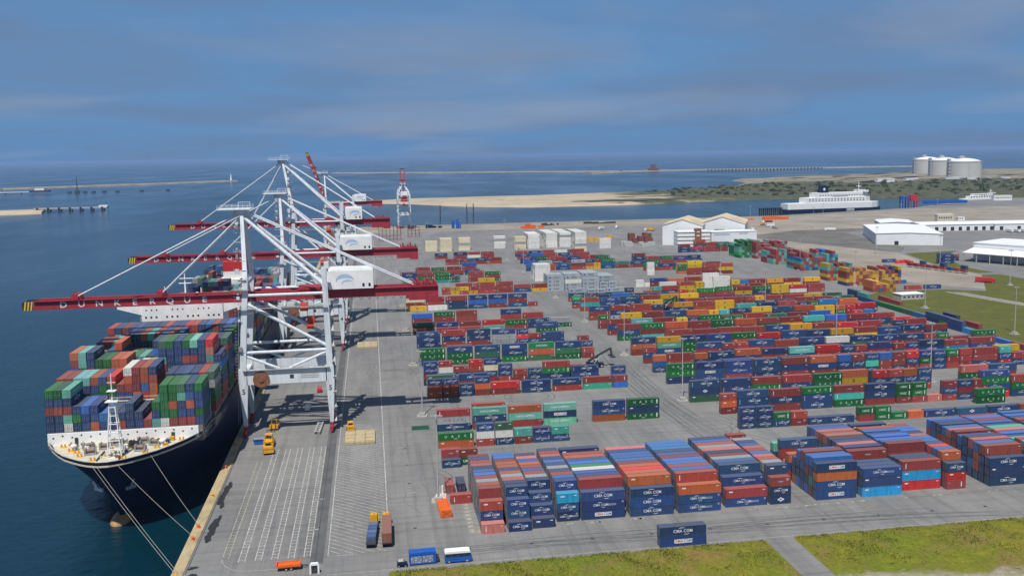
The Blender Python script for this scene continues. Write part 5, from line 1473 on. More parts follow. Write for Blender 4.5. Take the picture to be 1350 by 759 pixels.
# quay-side handling gear
def forklift(loc, rz, label, m_, s=1.0):
    root = empty('forklift', loc, rz); tag(root, label, 'forklift', 'quayside handlers')
    MB().box(-1.15*s, 1.15*s, -1.8*s, 1.6*s, .5*s, 1.5*s).prism_y([(-1.1*s, 1.5*s), (1.1*s, 1.5*s), (1.0*s, 2.0*s), (-1.0*s, 2.0*s)], -1.9*s, -.9*s).build('body', m_, root)
    cabn = MB().box(-.8*s, .8*s, -.8*s, .7*s, 2.75*s, 2.9*s)
    for x in (-.75*s, .75*s):
        for y in (-.75*s, .65*s): cabn.box(x-.06, x+.06, y-.06, y+.06, 1.5*s, 2.75*s)
    cabn.build('cab_frame', m_, root)
    MB().box(-.6*s, .6*s, -.5*s, .4*s, 1.5*s, 2.2*s).build('seat', M['dark_steel'], root)
    mst = MB()
    for x in (-.6*s, .6*s): mst.box(x-.09, x+.09, 1.7*s, 1.95*s, .2, 3.2*s)
    mst.box(-.6*s, .6*s, 1.75*s, 1.9*s, 3.0*s, 3.2*s).build('mast', M['dark_steel'], root)
    for x in (-.4*s, .4*s): MB().box(x-.1, x+.1, 1.95*s, 3.3*s, .15, .28).build('fork', M['dark_steel'], root)
    for x in (-1.0*s, 1.0*s):
        for y in (-1.1*s, 1.0*s): wheel(root, x, y, .55*s, .4*s)
forklift((-37.4, 316.5, 0), 0, 'larger yellow handler behind another near the blue skip', M['yellow'], 1.5)
forklift((-36.8, 308.6, 0), .15, 'front yellow handler of the pair nearest the striped lanes', M['yellow'], 1.45)
forklift((-37.4, 336.5, 0), 3.0, 'yellow handler under the nearest crane between its legs', M['yellow'], 1.3)
forklift((-9.8, 328.4, 0), .1, 'yellow and black handler beside the landside crane leg', M['yellow'], 1.2)
root = empty('waste_skip', (-41, 319.6, 0)); tag(root, 'open light blue skip on the quay by the yellow handlers', 'skip')
MB().prism_y([(-1.6, 0), (1.6, 0), (2.0, 1.9), (-2.0, 1.9)], -1.4, 1.4).build('bin', M['blue'], root)
MB().box(-1.9, 1.9, -1.3, 1.3, 1.9, 1.95).build('contents', M['grey_steel'], root)
for s in (-1.5, 1.5): MB().box(-2.1, 2.1, s-.1, s+.1, 1.75, 1.95).build('rim', M['blue'], root)
root = empty('stacked_barrels', (-38.8, 323.0, 0)); tag(root, 'red topped gear crate beside the blue skip', 'crate')
MB().box(-.9, .9, -.9, .9, 0, 1.2).build('crate', M['navy'], root); MB().box(-.6, .6, -.6, .6, 1.2, 1.9).build('lid', M['red'], root)
root = empty('skeletal_trailer', (-21.2, 333, 0), math.radians(-3)); tag(root, 'grey skeletal trailer standing left of the landside crane leg', 'trailer')
for s in (-1, 1): MB().box(s*.8-.15, s*.8+.15, -7, 7, .9, 1.2).build('beam', M['galv'], root)
for k in range(6): MB().box(-1.2, 1.2, -6.6 + k*2.6, -6.1 + k*2.6, 1.0, 1.22).build('cross_member', M['galv'], root)
for x in (-.95, .95):
    for y in (-5, -3.8): wheel(root, x, y, .48, .3)
for (x, y, lb) in ((-6.2, 318.2, 'pale hatch cover lying on the quay by the nearest crane'), (-3.9, 478.6, 'pale hatch cover lying on the quay near the second crane')):
    root = empty('hatch_cover', (x, y, 0)); tag(root, lb, 'hatch cover', 'hatch covers on the quay')
    for i in range(3): MB().box(-5.2 + i*3.5, -1.85 + i*3.5, -6.9, 6.9, 0.12, 1.0 + (i % 2)*.06).build('panel', M['timber'], root)
    for j in range(4): MB().box(-5.25, 5.25, -6.2 + j*4, -5.9 + j*4, 1.07, 1.15).build('batten', M['timber'], root)
    for j in (-5, 5): MB().box(-5.1, 5.1, j-.2, j+.2, 0, .12).build('bearer', M['dark_steel'], root)
root = empty('hedge_trough', (15.4, 325, 0)); tag(root, 'long dark green trough on the ground beside the first stack', 'trough')
MB().box(-3.1, 3.1, -.9, .9, 0, .2).box(-3.1, 3.1, -.9, -.75, .2, 1.0).box(-3.1, 3.1, .75, .9, .2, 1.0).box(-3.1, -2.95, -.75, .75, .2, 1.0).box(2.95, 3.1, -.75, .75, .2, 1.0).build('trough', M['green'], root)
for k in range(7): MB().box(-2.9 + k*.95, -2.7 + k*.95, -.97, -.9, .05, 1.05).build('rib', M['green'], root)
# a person-sized scale: work vans on the quay
def van(loc, rz, label, m_, grp='vans on the quay'):
    v = empty('van', loc, rz); tag(v, label, 'van', grp)
    MB().prism_y([(-2.5, .4), (2.5, .4), (2.5, 1.1), (1.8, 1.25), (1.2, 2.0), (-2.4, 2.05), (-2.5, 1.9)], -.92, .92).build('body', m_, v)
    MB().add([(1.24, -.8, 1.95), (1.24, .8, 1.95), (1.82, .8, 1.3), (1.82, -.8, 1.3)], [(0,1,2,3)]).build('windscreen', M['glass'], v)
    for s in (-1, 1): MB().box(.1, 1.1, s*.925-.01, s*.925+.01, 1.25, 1.85).build('side_window', M['glass'], v)
    for x in (-1.6, 1.6):
        for y in (-.85, .85): wheel(v, x, y, .34, .2, ax='y')
van((-27, 360, 0), 1.5, 'white van under the nearest crane behind its portal', M['white']); van((-24, 388, 0), 1.6, 'red van on the quay beyond the nearest crane', M['red']); van((-33, 415, 0), 1.55, 'grey van near the second crane on the quay', M['galv'])
# reach stacker working among the stacks
def reach_stacker(loc, rz, label):
    r_ = empty('reach_stacker', loc, rz); tag(r_, label, 'reach stacker', 'reach stackers')
    MB().box(-4.2, 3.4, -1.7, 1.7, .9, 2.0).box(-4.4, -2.6, -1.8, 1.8, .9, 2.6).build('chassis', M['navy'], r_)
    cb_ = MB().box(-1.0, .8, -.8, .8, 2.0, 3.7).build('cab', M['glass'], r_); MB().box(-1.05, .85, -.85, .85, 3.7, 3.85).build('cab_roof', M['white'], cb_)
    MB().beam((-3.6, 0, 3.1), (7.2, 0, 8.8), 1.0, 1.0, .75, .75).build('boom', M['dark_steel'], r_)
    MB().beam((7.0, 0, 8.9), (7.6, 0, 5.2), .8, .8).box(6.6, 8.8, -3.0, 3.0, 4.7, 5.2).build('spreader', M['dark_steel'], r_)
    for s in (-1, 1): MB().tube((-1, s*.9, 2.0), (2.2, s*.7, 5.8), .18).build('lift_ram', M['galv'], r_)
    for y in (-1.5, 1.5):
        wheel(r_, 2.4, y, .85, .7, ax='y'); wheel(r_, -3.2, y, .7, .5, ax='y')
    MB().box(-4.45, -4.3, -1.6, 1.6, 1.2, 2.0).build('counterweight', M['red'], r_)
reach_stacker((101.5, 405.5, 0), 0.0, 'navy reach stacker with raised black boom at the lane edge')
reach_stacker((182, 545, 0), 0.1, 'distant navy reach stacker beside a yellow topped stack')
# ladder racks, spreaders and loose gear at the far quay
M['rust'] = mat('rust_steel', (0.22, 0.075, 0.05), .8, wear=.3)
def lattice(loc, L, W, H, label, m_, name='steel_rack', cat='rack'):
    r_ = empty(name, loc); tag(r_, label, cat)
    n = max(2, int(L/4))
    for k in range(n+1):
        x = -L/2 + L*k/n
        MB().box(x-.2, x+.2, -W/2, -W/2+.35, 0, H).box(x-.2, x+.2, W/2-.35, W/2, 0, H).box(x-.15, x+.15, -W/2+.35, W/2-.35, H-.5, H-.1).build('frame', m_, r_)
    for z in (H*.33, H*.66, H):
        for s in (-1, 1): MB().box(-L/2, L/2, s*(W/2+.06)-.05, s*(W/2+.06)+.05, z-.3, z).build('rail', m_, r_)
lattice((22, 1090, 0), 26, 14, 17, 'rust brown lattice frames standing beyond the last crane', M['rust'])
lattice((52, 1130, 0), 14, 10, 12, 'smaller rusty lattice frame right of the tall one', M['rust'])

# tank containers: white cylinders in open frames
def tank_container(loc, label):
    t_ = empty('tank_container', loc); tag(t_, label, 'tank container', 'tank containers')
    MB().lathe((0, 0, 1.3), [(.3, -2.75), (.85, -2.6), (1.1, -2.2), (1.1, 2.2), (.85, 2.6), (.3, 2.75)], 20, ax='x').build('tank', M['white'], t_, smooth=True)
    f_ = MB()
    for x in (-2.95, 2.95):
        for y in (-1.15, 1.15): f_.box(x-.08, x+.08, y-.08, y+.08, 0, 2.59)
        for z in (.08, 2.5): f_.box(x-.07, x+.07, -1.07, 1.07, z-.07, z+.07)
    for y in (-1.15, 1.15): f_.box(-2.87, 2.87, y-.06, y+.06, .02, .16)
    f_.build('frame', M['grey_steel'], t_)
    MB().lathe((0, 0, 2.38), [(.32, 0), (.32, .12), (.1, .16)], 12).build('manhole', M['galv'], t_)
for k, (x, y, z) in enumerate(TANKS):
    tank_container((x + 3.03, y + 1.2, z), f"white cylindrical tank container in the inland yard, {ORD[k+1]} of its kind")
# ------------------------------------------------------------------ buildings and the far shore
M['roof_cream'] = mat('old_roof_sheet', (0.66, 0.54, 0.38), .7, wear=.3, scale=.03)
M['shed_white'] = mat('shed_white', (0.74, 0.75, 0.76), .6, wear=.06, scale=.1)
M['shed_grey'] = mat('shed_grey', (0.46, 0.52, 0.58), .6, wear=.1, scale=.1)
def hall(name, label, loc, rz, L, W, H, R, m_wall, m_roof, doors=(), roofoverlap=.6):
    """gabled hall: ridge along local x"""
    r_ = empty(name, loc, rz); tag(r_, label, 'building')
    h = MB(); n = 0
    pts = [(-W/2, 0), (W/2, 0), (W/2, H), (0, H+R), (-W/2, H)]
    vs = [(-L/2, y, z) for y, z in pts] + [(L/2, y, z) for y, z in pts]
    h.add(vs, [(0, 1, 2, 3, 4), (9, 8, 7, 6, 5), (0, 5, 6, 1), (1, 6, 7, 2), (4, 9, 5, 0)])
    h.build('wall', m_wall, r_)
    for s in (-1, 1):
        a = (-L/2-roofoverlap, s*(W/2+roofoverlap), H - R*roofoverlap/(W/2) + .02); 
        MB().add([(-L/2-roofoverlap, 0, H+R+.02), (L/2+roofoverlap, 0, H+R+.02), (L/2+roofoverlap, a[1], a[2]), (-L/2-roofoverlap, a[1], a[2]),
                  (-L/2-roofoverlap, 0, H+R+.35), (L/2+roofoverlap, 0, H+R+.35), (L/2+roofoverlap, a[1], a[2]+.33), (-L/2-roofoverlap, a[1], a[2]+.33)],
                 [(0,1,2,3), (4,7,6,5), (0,4,5,1), (1,5,6,2), (2,6,7,3), (3,7,4,0)]).build('roof', m_roof, r_)
    for (side, u, w, hh, z, m_) in doors:
        if side == 'f': MB().box(u-w/2, u+w/2, -W/2-.08, -W/2-.01, z, z+hh).build('door', m_, r_)
        if side == 'l': MB().box(-L/2-.08, -L/2-.01, u-w/2, u+w/2, z, z+hh).build('door', m_, r_)
        if side == 'r': MB().box(L/2+.01, L/2+.08, u-w/2, u+w/2, z, z+hh).build('door', m_, r_)
    return r_
G = M['glass']
hall('workshop_hall', 'left white workshop hall with rust tinted roof by the basin', (342, 958, 0), math.radians(64), 62, 42, 21, 6.5, M['shed_white'], M['roof_cream'])
hall('workshop_hall', 'right white workshop hall with dark doorway and rust tinted roof', (390, 966, 0), math.radians(64), 62, 48, 21, 7.5, M['shed_white'], M['roof_cream'], [('l', 3, 11, 11, 4, G), ('l', -14, 8, 4, 9, M['shed_grey'])])
# lean-to in front and the striped office block
lt = empty('workshop_annex', (368, 915, 0)); tag(lt, 'low white annex in front of the workshop halls', 'building')
MB().box(-16, 34, -9, 9, 0, 15).build('wall', M['shed_white'], lt); MB().box(-16.4, 34.4, -9.4, 9.4, 15, 15.5).build('roof', M['white'], lt)
MB().box(-14, 4, -9.07, -9.01, 11.5, 13.6).build('window', M['shed_grey'], lt)
MB().box(14, 24, -9.07, -9.01, 12, 14).build('window', M['shed_grey'], lt)
of = empty('office_block', (327, 912, 0), math.radians(-6)); tag(of, 'white office block with dark window bands and a brown stair tower', 'building')
MB().box(-12, 22, -10, 8, 0, 17).build('wall', M['white'], of)
for f_ in range(4):
    MB().box(-12.03, 22.03, -10.06, -10.005, 3.0+f_*4, 3.9+f_*4).build('window', G, of)
    MB().box(-12.06, -12.005, -10, 8, 3.0+f_*4, 3.9+f_*4).build('window', M['shed_grey'], of)
tw = MB().box(6, 12.5, -12, -6, 0, 20).build('stair_tower', M['brown'], of)
for z in (7, 12, 16): MB().box(7.6, 10.6, -12.06, -12.005, z, z+1.3).build('window', M['print_white'], tw)
MB().box(-9.5, -6, -10.08, -10.01, .2, 2.6).build('door', M['blue'], of)
# inland sheds
hall('storage_shed', 'long white storage shed beside the gravel yard', (572, 915, 0), math.radians(66), 120, 64, 11.5, 1.2, M['shed_white'], M['white'], [('l', 12, 4, 4, 0, G)])
s2 = MB(); 
o = empty('white_hall', (574, 684, 0), math.radians(-64)); tag(o, 'large white hall with sloping canopy at the right edge', 'building')
MB().box(-62, 70, -22, 30, 0, 15).build('wall', M['shed_white'], o); MB().prism_y([(-62.5, 15), (70.5, 15), (70.5, 16.5), (-62.5, 15.6)], -22.5, 30.5).build('roof', M['white'], o)
MB().add([(-62, -22.6, 10.5), (70, -22.6, 10.5), (70, -40, 7.6), (-62, -40, 7.6), (-62, -22.6, 10.9), (70, -22.6, 10.9), (70, -40, 8.0), (-62, -40, 8.0)], [(0,1,2,3), (4,7,6,5), (0,4,5,1), (1,5,6,2), (2,6,7,3), (3,7,4,0)]).build('canopy', M['white'], o)
for k in range(12): MB().box(-61.6 + k*11.5, -61 + k*11.5, -39.6, -39.0, 0, 7.6).build('canopy_post', M['galv'], o)
for (cx, cy, L, W, rz, lb, nd_) in [(700, 1015, 90, 46, -8, 'white warehouse with dark dock doors behind the storage shed', 9), (800, 1000, 120, 50, -8, 'long low white warehouse at the right behind the lorries', 6), (655, 1062, 60, 40, 66, 'grey blue warehouse at the left of the dock doors', 0)]:
    w_ = hall('warehouse', lb, (cx, cy, 0), math.radians(rz), L, W, 7.5, 1.5, M['shed_white'] if nd_ else M['shed_grey'], M['white'], [('f', -L/2 + 8 + k*(L-14)/max(1, nd_-1), 4.2, 4.5, .3, G) for k in range(nd_)])
for (x, y, L, W, H, m_, lb, nm, ct) in [(770, 1130, 22, 9, 9, M['cream'], 'cream control building beside the ferry road', 'control_building', 'building'), (800, 1138, 9, 6, 4, M['white'], 'small white hut right of the cream control building', 'hut', 'building'), (520, 1130, 11, 3, 4, M['white'], 'white lorry trailer parked alone on the bare ground', 'lorry_trailer', 'trailer'),
                                (1165, 1540, 34, 10, 9, M['white'], 'white shed by the second ferry berth', 'berth_shed', 'building'), (351, 550, 17, 9, 3.4, M['galv'], 'grey flat roofed hut on the inland grass', 'grass_hut', 'building')]:
    q = empty(nm, (x, y, 0), math.radians(-8 if x > 600 else 3)); tag(q, lb, ct)
    MB().box(-L/2, L/2, -W/2, W/2, .6 if nm == 'lorry_trailer' else 0, H).build('wall', m_, q); MB().box(-L/2-.3, L/2+.3, -W/2-.3, W/2+.3, H, H+.4).build('roof', M['white'], q)
    if nm == 'lorry_trailer':
        for xx in (-3, -1.8, 3.5): wheel(q, xx, -1.2, .5, .3, ax='y'); wheel(q, xx, 1.2, .5, .3, ax='y')
    else:
        k = -L/2 + 1.6
        while k < L/2 - 1.5: MB().box(k, k+1.6, -W/2-.06, -W/2-.01, H*.4, H*.7).build('window', G, q); k += 3.2
# parked lorries and cars beyond
rl = random.Random(12)
def lorry(x, y, rz, mc, mt, lb, grp):
    t_ = empty('lorry', (x, y, 0), rz); tag(t_, lb, 'lorry', grp)
    MB().box(4.2, 6.6, -1.2, 1.2, .7, 3.4).build('cab', mc, t_); MB().box(-6.5, 3.9, -1.25, 1.25, 1.2, 3.9).build('trailer_box', mt, t_); MB().box(-6.4, 6.4, -.5, .5, .6, 1.2).build('chassis', M['dark_steel'], t_); MB().box(6.605, 6.64, -1.0, 1.0, 2.2, 3.1).build('windscreen', G, t_)
    for xx in (-5, -3.8, 5.2):
        for yy in (-1.05, 1.05): wheel(t_, xx, yy, .5, .3, ax='y')
for k in range(12):
    mt = rl.choice([M['white'], M['white'], M['galv'], M['white'], M['blue']])
    lorry(735 + k*7 + rl.uniform(-1, 1), 955 - k*3 + rl.uniform(-2, 2), 1.5 + rl.uniform(-.15, .15), M['white'], mt, f"{'blue' if mt is M['blue'] else 'grey' if mt is M['galv'] else 'white'} lorry parked before the far warehouses, {ORD[k+1]} from the left", 'lorries at the warehouses')
lorry(445, 602, -.75, M['red'], M['red'], 'red lorry turning at the inland rail crossing', 'lorries at the crossing')
for k in range(16):
    x, y = 300 + k*17 + rl.uniform(-5, 5), rl.uniform(1010, 1190)
    mt = [M['white'], M['white'], M['galv'], M['yellow'], M['rust']][k % 5]
    lorry(x, y, rl.uniform(0, 3.1), M['white'], mt, f"tiny distant {['white','white','grey','yellow','rusty'][k % 5]} lorry before the basin, {ORD[k+1]} from the left", 'lorries before the basin')
# loose gear and small craft at the far quay
def heap(loc, L, W, H, m_, lb, nm, ct, seed):
    r = random.Random(seed); q = empty(nm, loc); tag(q, lb, ct)
    for k in range(9):
        x, y = r.uniform(-L/2, L/2), r.uniform(-W/2, W/2); w, d, h = r.uniform(.1, .3)*L, r.uniform(.12, .3)*W, r.uniform(.35, 1)*H
        MB().box(x-w/2, x+w/2, y-d/2, y+d/2, 0, h).build('piece', m_, q)
heap((255, 1010, 0), 34, 18, 6, M['yellow'], 'heap of yellow steel gear before the basin', 'gear_heap', 'gear', 1)
heap((300, 985, 0), 26, 30, 9, M['rust'], 'heap of rusty scrap beside the office block', 'scrap_heap', 'scrap', 2)
heap((282, 940, 0), 30, 20, 5, M['galv'], 'heap of grey gear left of the office block', 'gear_heap', 'gear', 3)
heap((215, 1205, 0), 30, 10, 7, M['orange'], 'orange machinery parked on the far quay', 'machinery', 'machinery', 4)
heap((560, 1240, 0), 70, 8, 5, M['orange'], 'long orange pipes lying before the ferry', 'pipe_stack', 'pipes', 5)
heap((115, 1240, 0), 16, 10, 15, M['blue'], 'blue tall gear house on the far quay edge', 'gear_house', 'gear', 6)
heap((85, 1262, 0), 20, 8, 6, M['navy'], 'dark blue gear beside the blue gear house', 'gear_heap', 'gear', 7)
heap((330, 1255, 0), 60, 5, 3, M['dark_steel'], 'low dark steel sections along the far quay', 'steel_sections', 'steel', 8)
heap((250, 1248, 0), 24, 6, 4, M['dark_steel'], 'dark steel ramp sections left of the long ones', 'steel_sections', 'steel', 9)
# ferry at the berth
def ferry(loc, rz, L, label, funnel, text=None, s=1.0):
    f_ = empty('ferry', loc, rz); tag(f_, label, 'ferry', 'ferries')
    B = 14*s
    def deckpl(x0, x1, tap): return [(x0, -B+2), (x0+3, -B), (x1-22*s, -B), (x1-8*s, -B*tap), (x1, -.6), (x1, .6), (x1-8*s, B*tap), (x1-22*s, B), (x0+3, B), (x0, B-2)]
    MB().prism(deckpl(-L/2, L/2, .55), -2, 6.5*s).build('hull', M['navy'], f_)
    MB().prism(deckpl(-L/2+2, L/2-4*s, .6), 6.52*s, 16*s).build('upper_hull', M['white'], f_)
    ms = MB().prism([(-L*.30, -B+1), (L*.31, -B+1), (L*.36, -B+6), (L*.36, B-6), (L*.31, B-1), (-L*.30, B-1)], 16*s, 25*s).prism([(-L*.2, -B+2), (L*.30, -B+2), (L*.335, -B+7), (L*.335, B-7), (L*.30, B-2), (-L*.2, B-2)], 25*s, 33*s).build('superstructure', M['white'], f_)
    for z, x0, x1, st in ((19*s, -L*.28, L*.28, 6), (22*s, -L*.28, L*.28, 6), (28*s, -L*.17, L*.27, 5)):
        x = x0
        while x < x1:
            MB().box(x, x+2.6, -B+(.93 if z < 24*s else 1.93), -B+(.99 if z < 24*s else 1.99), z, z+1.4).build('window', M['glass'], ms); x += st
    MB().box(-L*.04, L*.12, -B+1.86, -B+1.98, 26*s, 29*s).build('lifeboat_recess', M['galv'], ms)
    MB().box(L*.27, L*.32, -B-1.2, B+1.2, 33.1*s, 36.4*s).build('wheelhouse', M['white'], ms)
    MB().tube((L*.27, 0, 36*s), (L*.27, 0, 50*s), .9, .3).box(L*.255, L*.285, -3, 3, 42*s, 43*s).build('mast', M['white'], ms)
    if funnel:
        fn = MB().prism_y([(-L*.14, 33*s), (-L*.06, 33*s), (-L*.065, 42*s), (-L*.09, 46*s), (-L*.125, 44*s)], -6, 6).build('funnel', M['navy'], f_)
        MB().add([(-L*.105-2.6, -6.05, 39*s), (-L*.105, -6.05, 36*s), (-L*.105+2.6, -6.05, 39*s), (-L*.105, -6.05, 42*s)], [(0,1,2,3)]).build('cross_emblem', M['print_white'], fn)
    if text: flat_text('lettering', text, 6.0, M['print_white'], f_, (L*.14, -B-.06, 3.4), bold=.25)
    return f_
ferry((785, 1462, SEA), math.radians(4), 186, 'large white and navy ferry lying at the far berth', True, 'DFDS')
ferry((1170, 1608, SEA), math.radians(6), 92, 'smaller white ferry at the second berth on the right', False, None, .5)
# berth towers and link spans
for k, (x, y, m_, lb) in enumerate([(905, 1440, M['blue'], 'blue steel link span tower at the ferry bow'), (925, 1446, M['red'], 'red gangway housing right of the ferry bow'), (990, 1452, M['blue'], 'long blue link span leading from the ferry')]):
    q = empty('link_span', (x, y, 0)); tag(q, lb, 'link span')
    if k < 2:
        for sx2 in (-5, 5):
            for sy2 in (-4, 4): MB().box(sx2-.7, sx2+.7, sy2-.7, sy2+.7, -8, 17).build('tower_leg', m_, q)
        MB().box(-7, 7, -5, 5, 14 if k == 0 else 9, 17.5 if k == 0 else 19).build('cabin', m_, q)
    else:
        MB().box(-40, 40, -4, 4, 3, 4).build('deck', m_, q)
        for s in (-4, 4): MB().box(-40, 40, s-.3, s+.3, 4, 8).build('side_girder', m_, q)
for k in range(6):
    x = 640 + k*7
    d_ = MB().tube((x, 1425, -12), (x, 1425, 4), 1.3).tube((x, 1433, -12), (x, 1433, 4), 1.3).box(x-1.6, x+1.6, 1423, 1435, 3.2, 4.4).build('mooring_dolphin', M['dark_steel'])
    tag(d_, f"dark mooring dolphin at the ferry stern, {ORD[k+1]} from the left", 'dolphin', 'mooring dolphins')
# gas tanks
def tank(x, y, D, H, lb):
    q = empty('gas_tank', (x, y, 0)); tag(q, lb, 'tank', 'gas tanks'); R = D/2
    MB().lathe((0, 0, -3), [(R+1, 0), (R+1, 4), (R, 4.2), (R, H), (R+.8, H+.2), (R+.8, H+2.2), (R-.5, H+2.4)], 64).build('shell', mat('tank_concrete', (.52, .51, .48), .9, wear=.1, scale=.02) if 'tank_concrete' not in bpy.data.materials else bpy.data.materials['tank_concrete'], q)
    MB().lathe((0, 0, -3), [(R-.6, H+2.0), (R*.8, H+6), (R*.55, H+9.5), (R*.25, H+12), (1, H+12.8)], 64).build('dome', M['white'], q, smooth=True)
    for a in (-1.9, -1.25): MB().beam((math.cos(a)*(R+.6), math.sin(a)*(R+.6), 0), (math.cos(a)*(R+.6), math.sin(a)*(R+.6), H-1), 3.4, 1.2, up=(0, 1, 0)).build('buttress', bpy.data.materials['tank_concrete'], q)
    b_ = MB().box(-R-8, -R-1.5, -6, 6, 0, H+8)
    for k in range(5): b_.box(-R-10, -R-1, -8, 8, 8+k*H/5, 8.8+k*H/5)
    b_.box(-R*.4, -R*.1, -5, 5, H+9, H+17)
    b_.build('pipe_tower', M['galv'], q)
tank(1870, 2650, 100, 56, 'nearest round concrete gas tank with shallow domed roof'); tank(2010, 2960, 100, 56, 'middle concrete gas tank behind the nearest one'); tank(2140, 3260, 100, 56, 'farthest left concrete gas tank of the three')
for k in range(20):
    x, y = 1500 + k*72 + rl.uniform(-20, 20), rl.uniform(2420, 2600)
    q = empty('plant_building', (x, y, 1)); tag(q, f"low pale plant building before the gas tanks, {ORD[k+1]} from the left", 'building', 'plant buildings by the tanks')
    L, W, H = rl.uniform(20, 60), rl.uniform(12, 25), rl.uniform(5, 12)
    MB().box(-L/2, L/2, -W/2, W/2, -3, H).build('wall', M['shed_white'], q); MB().box(-L/2-.5, L/2+.5, -W/2-.5, W/2+.5, H, H+.8).build('roof', M['white'], q)
# ---- breakwaters and jetties on the open water
def mole(name, label, pts, w, z0, z1, m_, cat='breakwater'):
    mb = MB()
    for (a, b) in zip(pts[:-1], pts[1:]):
        d = Vector((b[0]-a[0], b[1]-a[1], 0)).normalized(); n_ = Vector((-d.y, d.x, 0))
        vs = []
        for p in (a, b):
            for off, z in ((-w/2-8, z0), (-w/2, z1), (w/2, z1), (w/2+8, z0)): vs.append((p[0]+n_.x*off, p[1]+n_.y*off, z))
        mb.add(vs, [(0,1,5,4), (1,2,6,5), (2,3,7,6), (0,3,2,1), (4,5,6,7), (0,4,7,3)])
    return tag(mb.build(name, m_), label, cat)
M['stone'] = mat('mole_stone', (0.30, 0.26, 0.21), .95, wear=.25, scale=.03)
mole('breakwater', 'long low stone breakwater at left ending at the lighthouse', [(-2600, 3500), (-1446, 3890), (-634, 4515)], 40, SEA-4, -1, M['stone'])
mole('breakwater', 'long thin breakwater across the horizon behind the sand spit', [(-239, 6300), (600, 5600), (1417, 5050), (2401, 4990), (3300, 4850)], 40, SEA-4, -1, M['stone'])
mole('breakwater', 'short curved breakwater arm before the long thin one', [(1120, 4600), (1417, 4900), (1700, 5020)], 30, SEA-4, -2, M['stone'])
mole('jetty', 'sandy jetty at the left edge with dark mooring piles', [(-1700, 1960), (-820, 2040), (-690, 2075)], 130, SEA-4, -3, M['sand'], 'jetty')
q = empty('pile_pier', (-640, 2095, 0)); tag(q, 'dark piled pier end of the sandy jetty with pale head', 'pier')
MB().box(-75, 75, -9, 9, -2, .5).build('deck', M['concrete'], q)
for k in range(7):
    for s in (-7, 7): MB().tube((-66+k*22, s, -13), (-66+k*22, s, -2), 1.6).build('pile', M['dark_steel'], q)
    MB().box(-68+k*22, -64+k*22, -10.5, -9.1, -8, 1.5).build('fender', M['rubber'], q)
MB().box(58, 76, -7, 7, .5, 4).build('pier_head', M['white'], q)
lh = empty('lighthouse', (-650, 4500, -1)); tag(lh, 'small white lighthouse at the breakwater end', 'lighthouse')
MB().lathe((0, 0, 0), [(5, 0), (3.4, 20), (3.2, 22)], 20).build('tower', M['white'], lh); MB().lathe((0, 0, 22), [(4.2, 0), (4.2, .8), (2.2, .9), (2.2, 4), (.3, 6)], 16).build('lantern', M['white'], lh)
q = empty('oil_jetty', (-1130, 3290, 0)); tag(q, 'white pipe jetty with dark platform at the far left', 'jetty')
MB().box(-500, 0, -4, 4, -1, 1).build('trestle', M['white'], q); MB().box(0, 60, -14, 14, -1, 5).build('platform', M['dark_steel'], q); MB().box(15, 45, -8, 8, 5, 11).build('deckhouse', M['white'], q)
for k in range(10): MB().tube((-480+k*50, 0, -12), (-480+k*50, 0, -1), 1.8).build('pile', M['dark_steel'], q)
mo = MB().tube((-985, 3300, -10), (-985, 3300, 48), 2.4, .9).box(-993, -977, 3296, 3304, -10, 1).build('signal_mast', M['dark_steel']); tag(mo, 'dark slender signal mast rising by the left jetty', 'mast')
for k, (x, y) in enumerate([(-1010, 3300), (-960, 3300), (-930, 3290), (-900, 3310), (-855, 3300), (-780, 3320), (-700, 3350)]):
    d_ = MB().box(x-6, x+6, y-5, y+5, -10, -2).tube((x-3, y, -14), (x-3, y, -9), 1.2).tube((x+3, y, -14), (x+3, y, -9), 1.2).build('berthing_dolphin', M['dark_steel'])
    tag(d_, f"dark berthing dolphin in a line off the left jetty, {ORD[k+1]}", 'dolphin', 'berthing dolphins')
pier = empty('long_pier', (2150, 4760, 0)); tag(pier, 'long dark piled pier below the horizon at right', 'pier')
MB().box(-330, 330, -6, 6, 2, 4).build('deck', M['concrete'], pier)
for k in range(34): MB().box(-326+k*20, -322+k*20, -5, 5, -12, 2).build('pile', M['dark_steel'], pier)
q = empty('pier_station', (1560, 4900, -1)); tag(q, 'small rusty station at the near end of the long pier', 'station')
MB().box(-30, 30, -10, 10, 0, 14).build('frame', M['rust'], q); MB().box(-12, 12, -8, 8, 14, 34).build('tower', M['rust'], q); MB().box(-60, 80, -6, 6, 0, 5).build('base', M['concrete'], q)
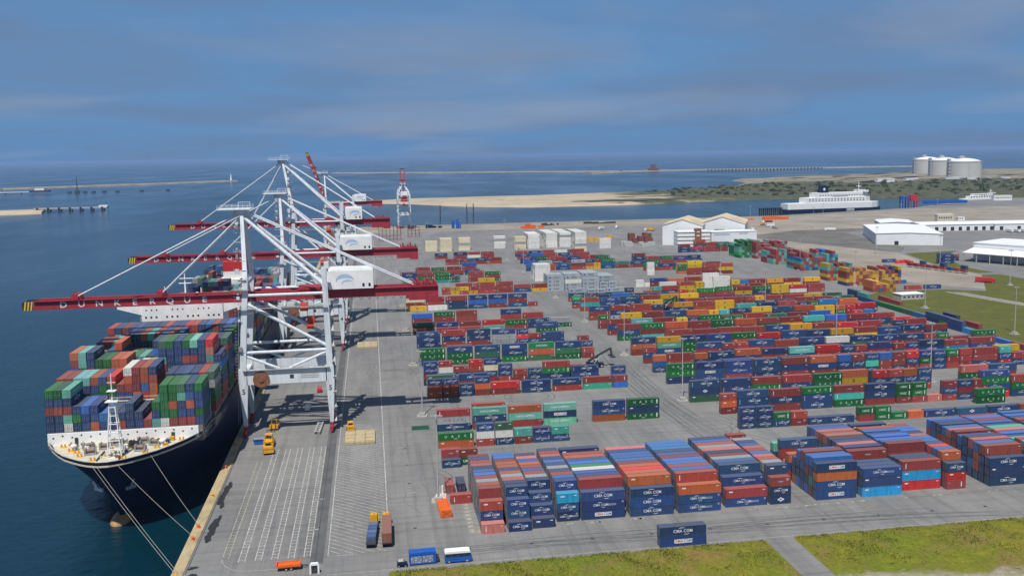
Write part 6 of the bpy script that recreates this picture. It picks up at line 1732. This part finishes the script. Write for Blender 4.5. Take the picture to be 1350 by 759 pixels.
for k, (x, y) in enumerate([(118, 1560), (165, 1570), (178, 1585)]):
    d_ = MB().tube((x, y, -14), (x, y, 14), 1.0, .7).tube((x, y, 14), (x, y, 15.5), 1.3, .2).tube((x, y, 4), (x, y, 5), 1.4).build('channel_post', M['dark_steel']); tag(d_, f"dark channel post in the basin, {ORD[k+1]} from the left", 'post', 'channel posts')
# bushes on the scrub
def bush_cloud(name, label, spots, seed):
    r = random.Random(seed); vs = []; fs = []
    for (x, y, z, R) in spots:
        for k in range(46):
            a, b2 = r.uniform(0, 6.28), r.uniform(-.2, 1.3); d = R*r.uniform(.5, 1)
            c = Vector((x + math.cos(a)*math.cos(b2)*d, y + math.sin(a)*math.cos(b2)*d, z + max(0, math.sin(b2))*d*.7)); o = len(vs)
            for _ in range(3): vs.append(c + Vector((r.uniform(-1, 1), r.uniform(-1, 1), r.uniform(-1, 1)))*R*.35)
            fs.append((o, o+1, o+2))
    return tag(MB().add(vs, fs).build(name, M['bush']), label, 'bushes', kind='stuff')
M['bush'] = grass_material('bush_leaves', (.03, .045, .015), (.05, .07, .02), (.08, .09, .03))
spots = []; rr = random.Random(4)
for k in range(900):
    x, y = rr.uniform(700, 2600), rr.uniform(1800, 2480)
    a = y - lerp(x, S_SHORE); b2 = lerp(x, N_SHORE) - y
    if min(a, b2) < 60: continue
    spots.append((x, y, land_h(x, y, rr), rr.uniform(3, 9)))
bush_cloud('scrub_bushes', 'dark green scrub covering the dunes beyond the ferry', spots, 2)

# ------------------------------------------------------------------ haze over sea and land
hz = MB().box(-121000, 121000, -2100, 151000, SEA-1.0, 112.0).build('haze', None)
hz.data.materials.clear()
m = bpy.data.materials.new('haze_air'); m.use_nodes = True; t = m.node_tree
for n in list(t.nodes): t.nodes.remove(n)
out = t.nodes.new('ShaderNodeOutputMaterial'); pv = t.nodes.new('ShaderNodeVolumePrincipled')
pv.inputs['Color'].default_value = (0.36, 0.56, 0.90, 1); pv.inputs['Density'].default_value = 0.000048; pv.inputs['Anisotropy'].default_value = 0.0
t.links.new(pv.outputs[0], out.inputs['Volume']); hz.data.materials.append(m)
hz['kind'] = 'stuff'; hz['label'] = 'thin blue sea haze over the harbour'
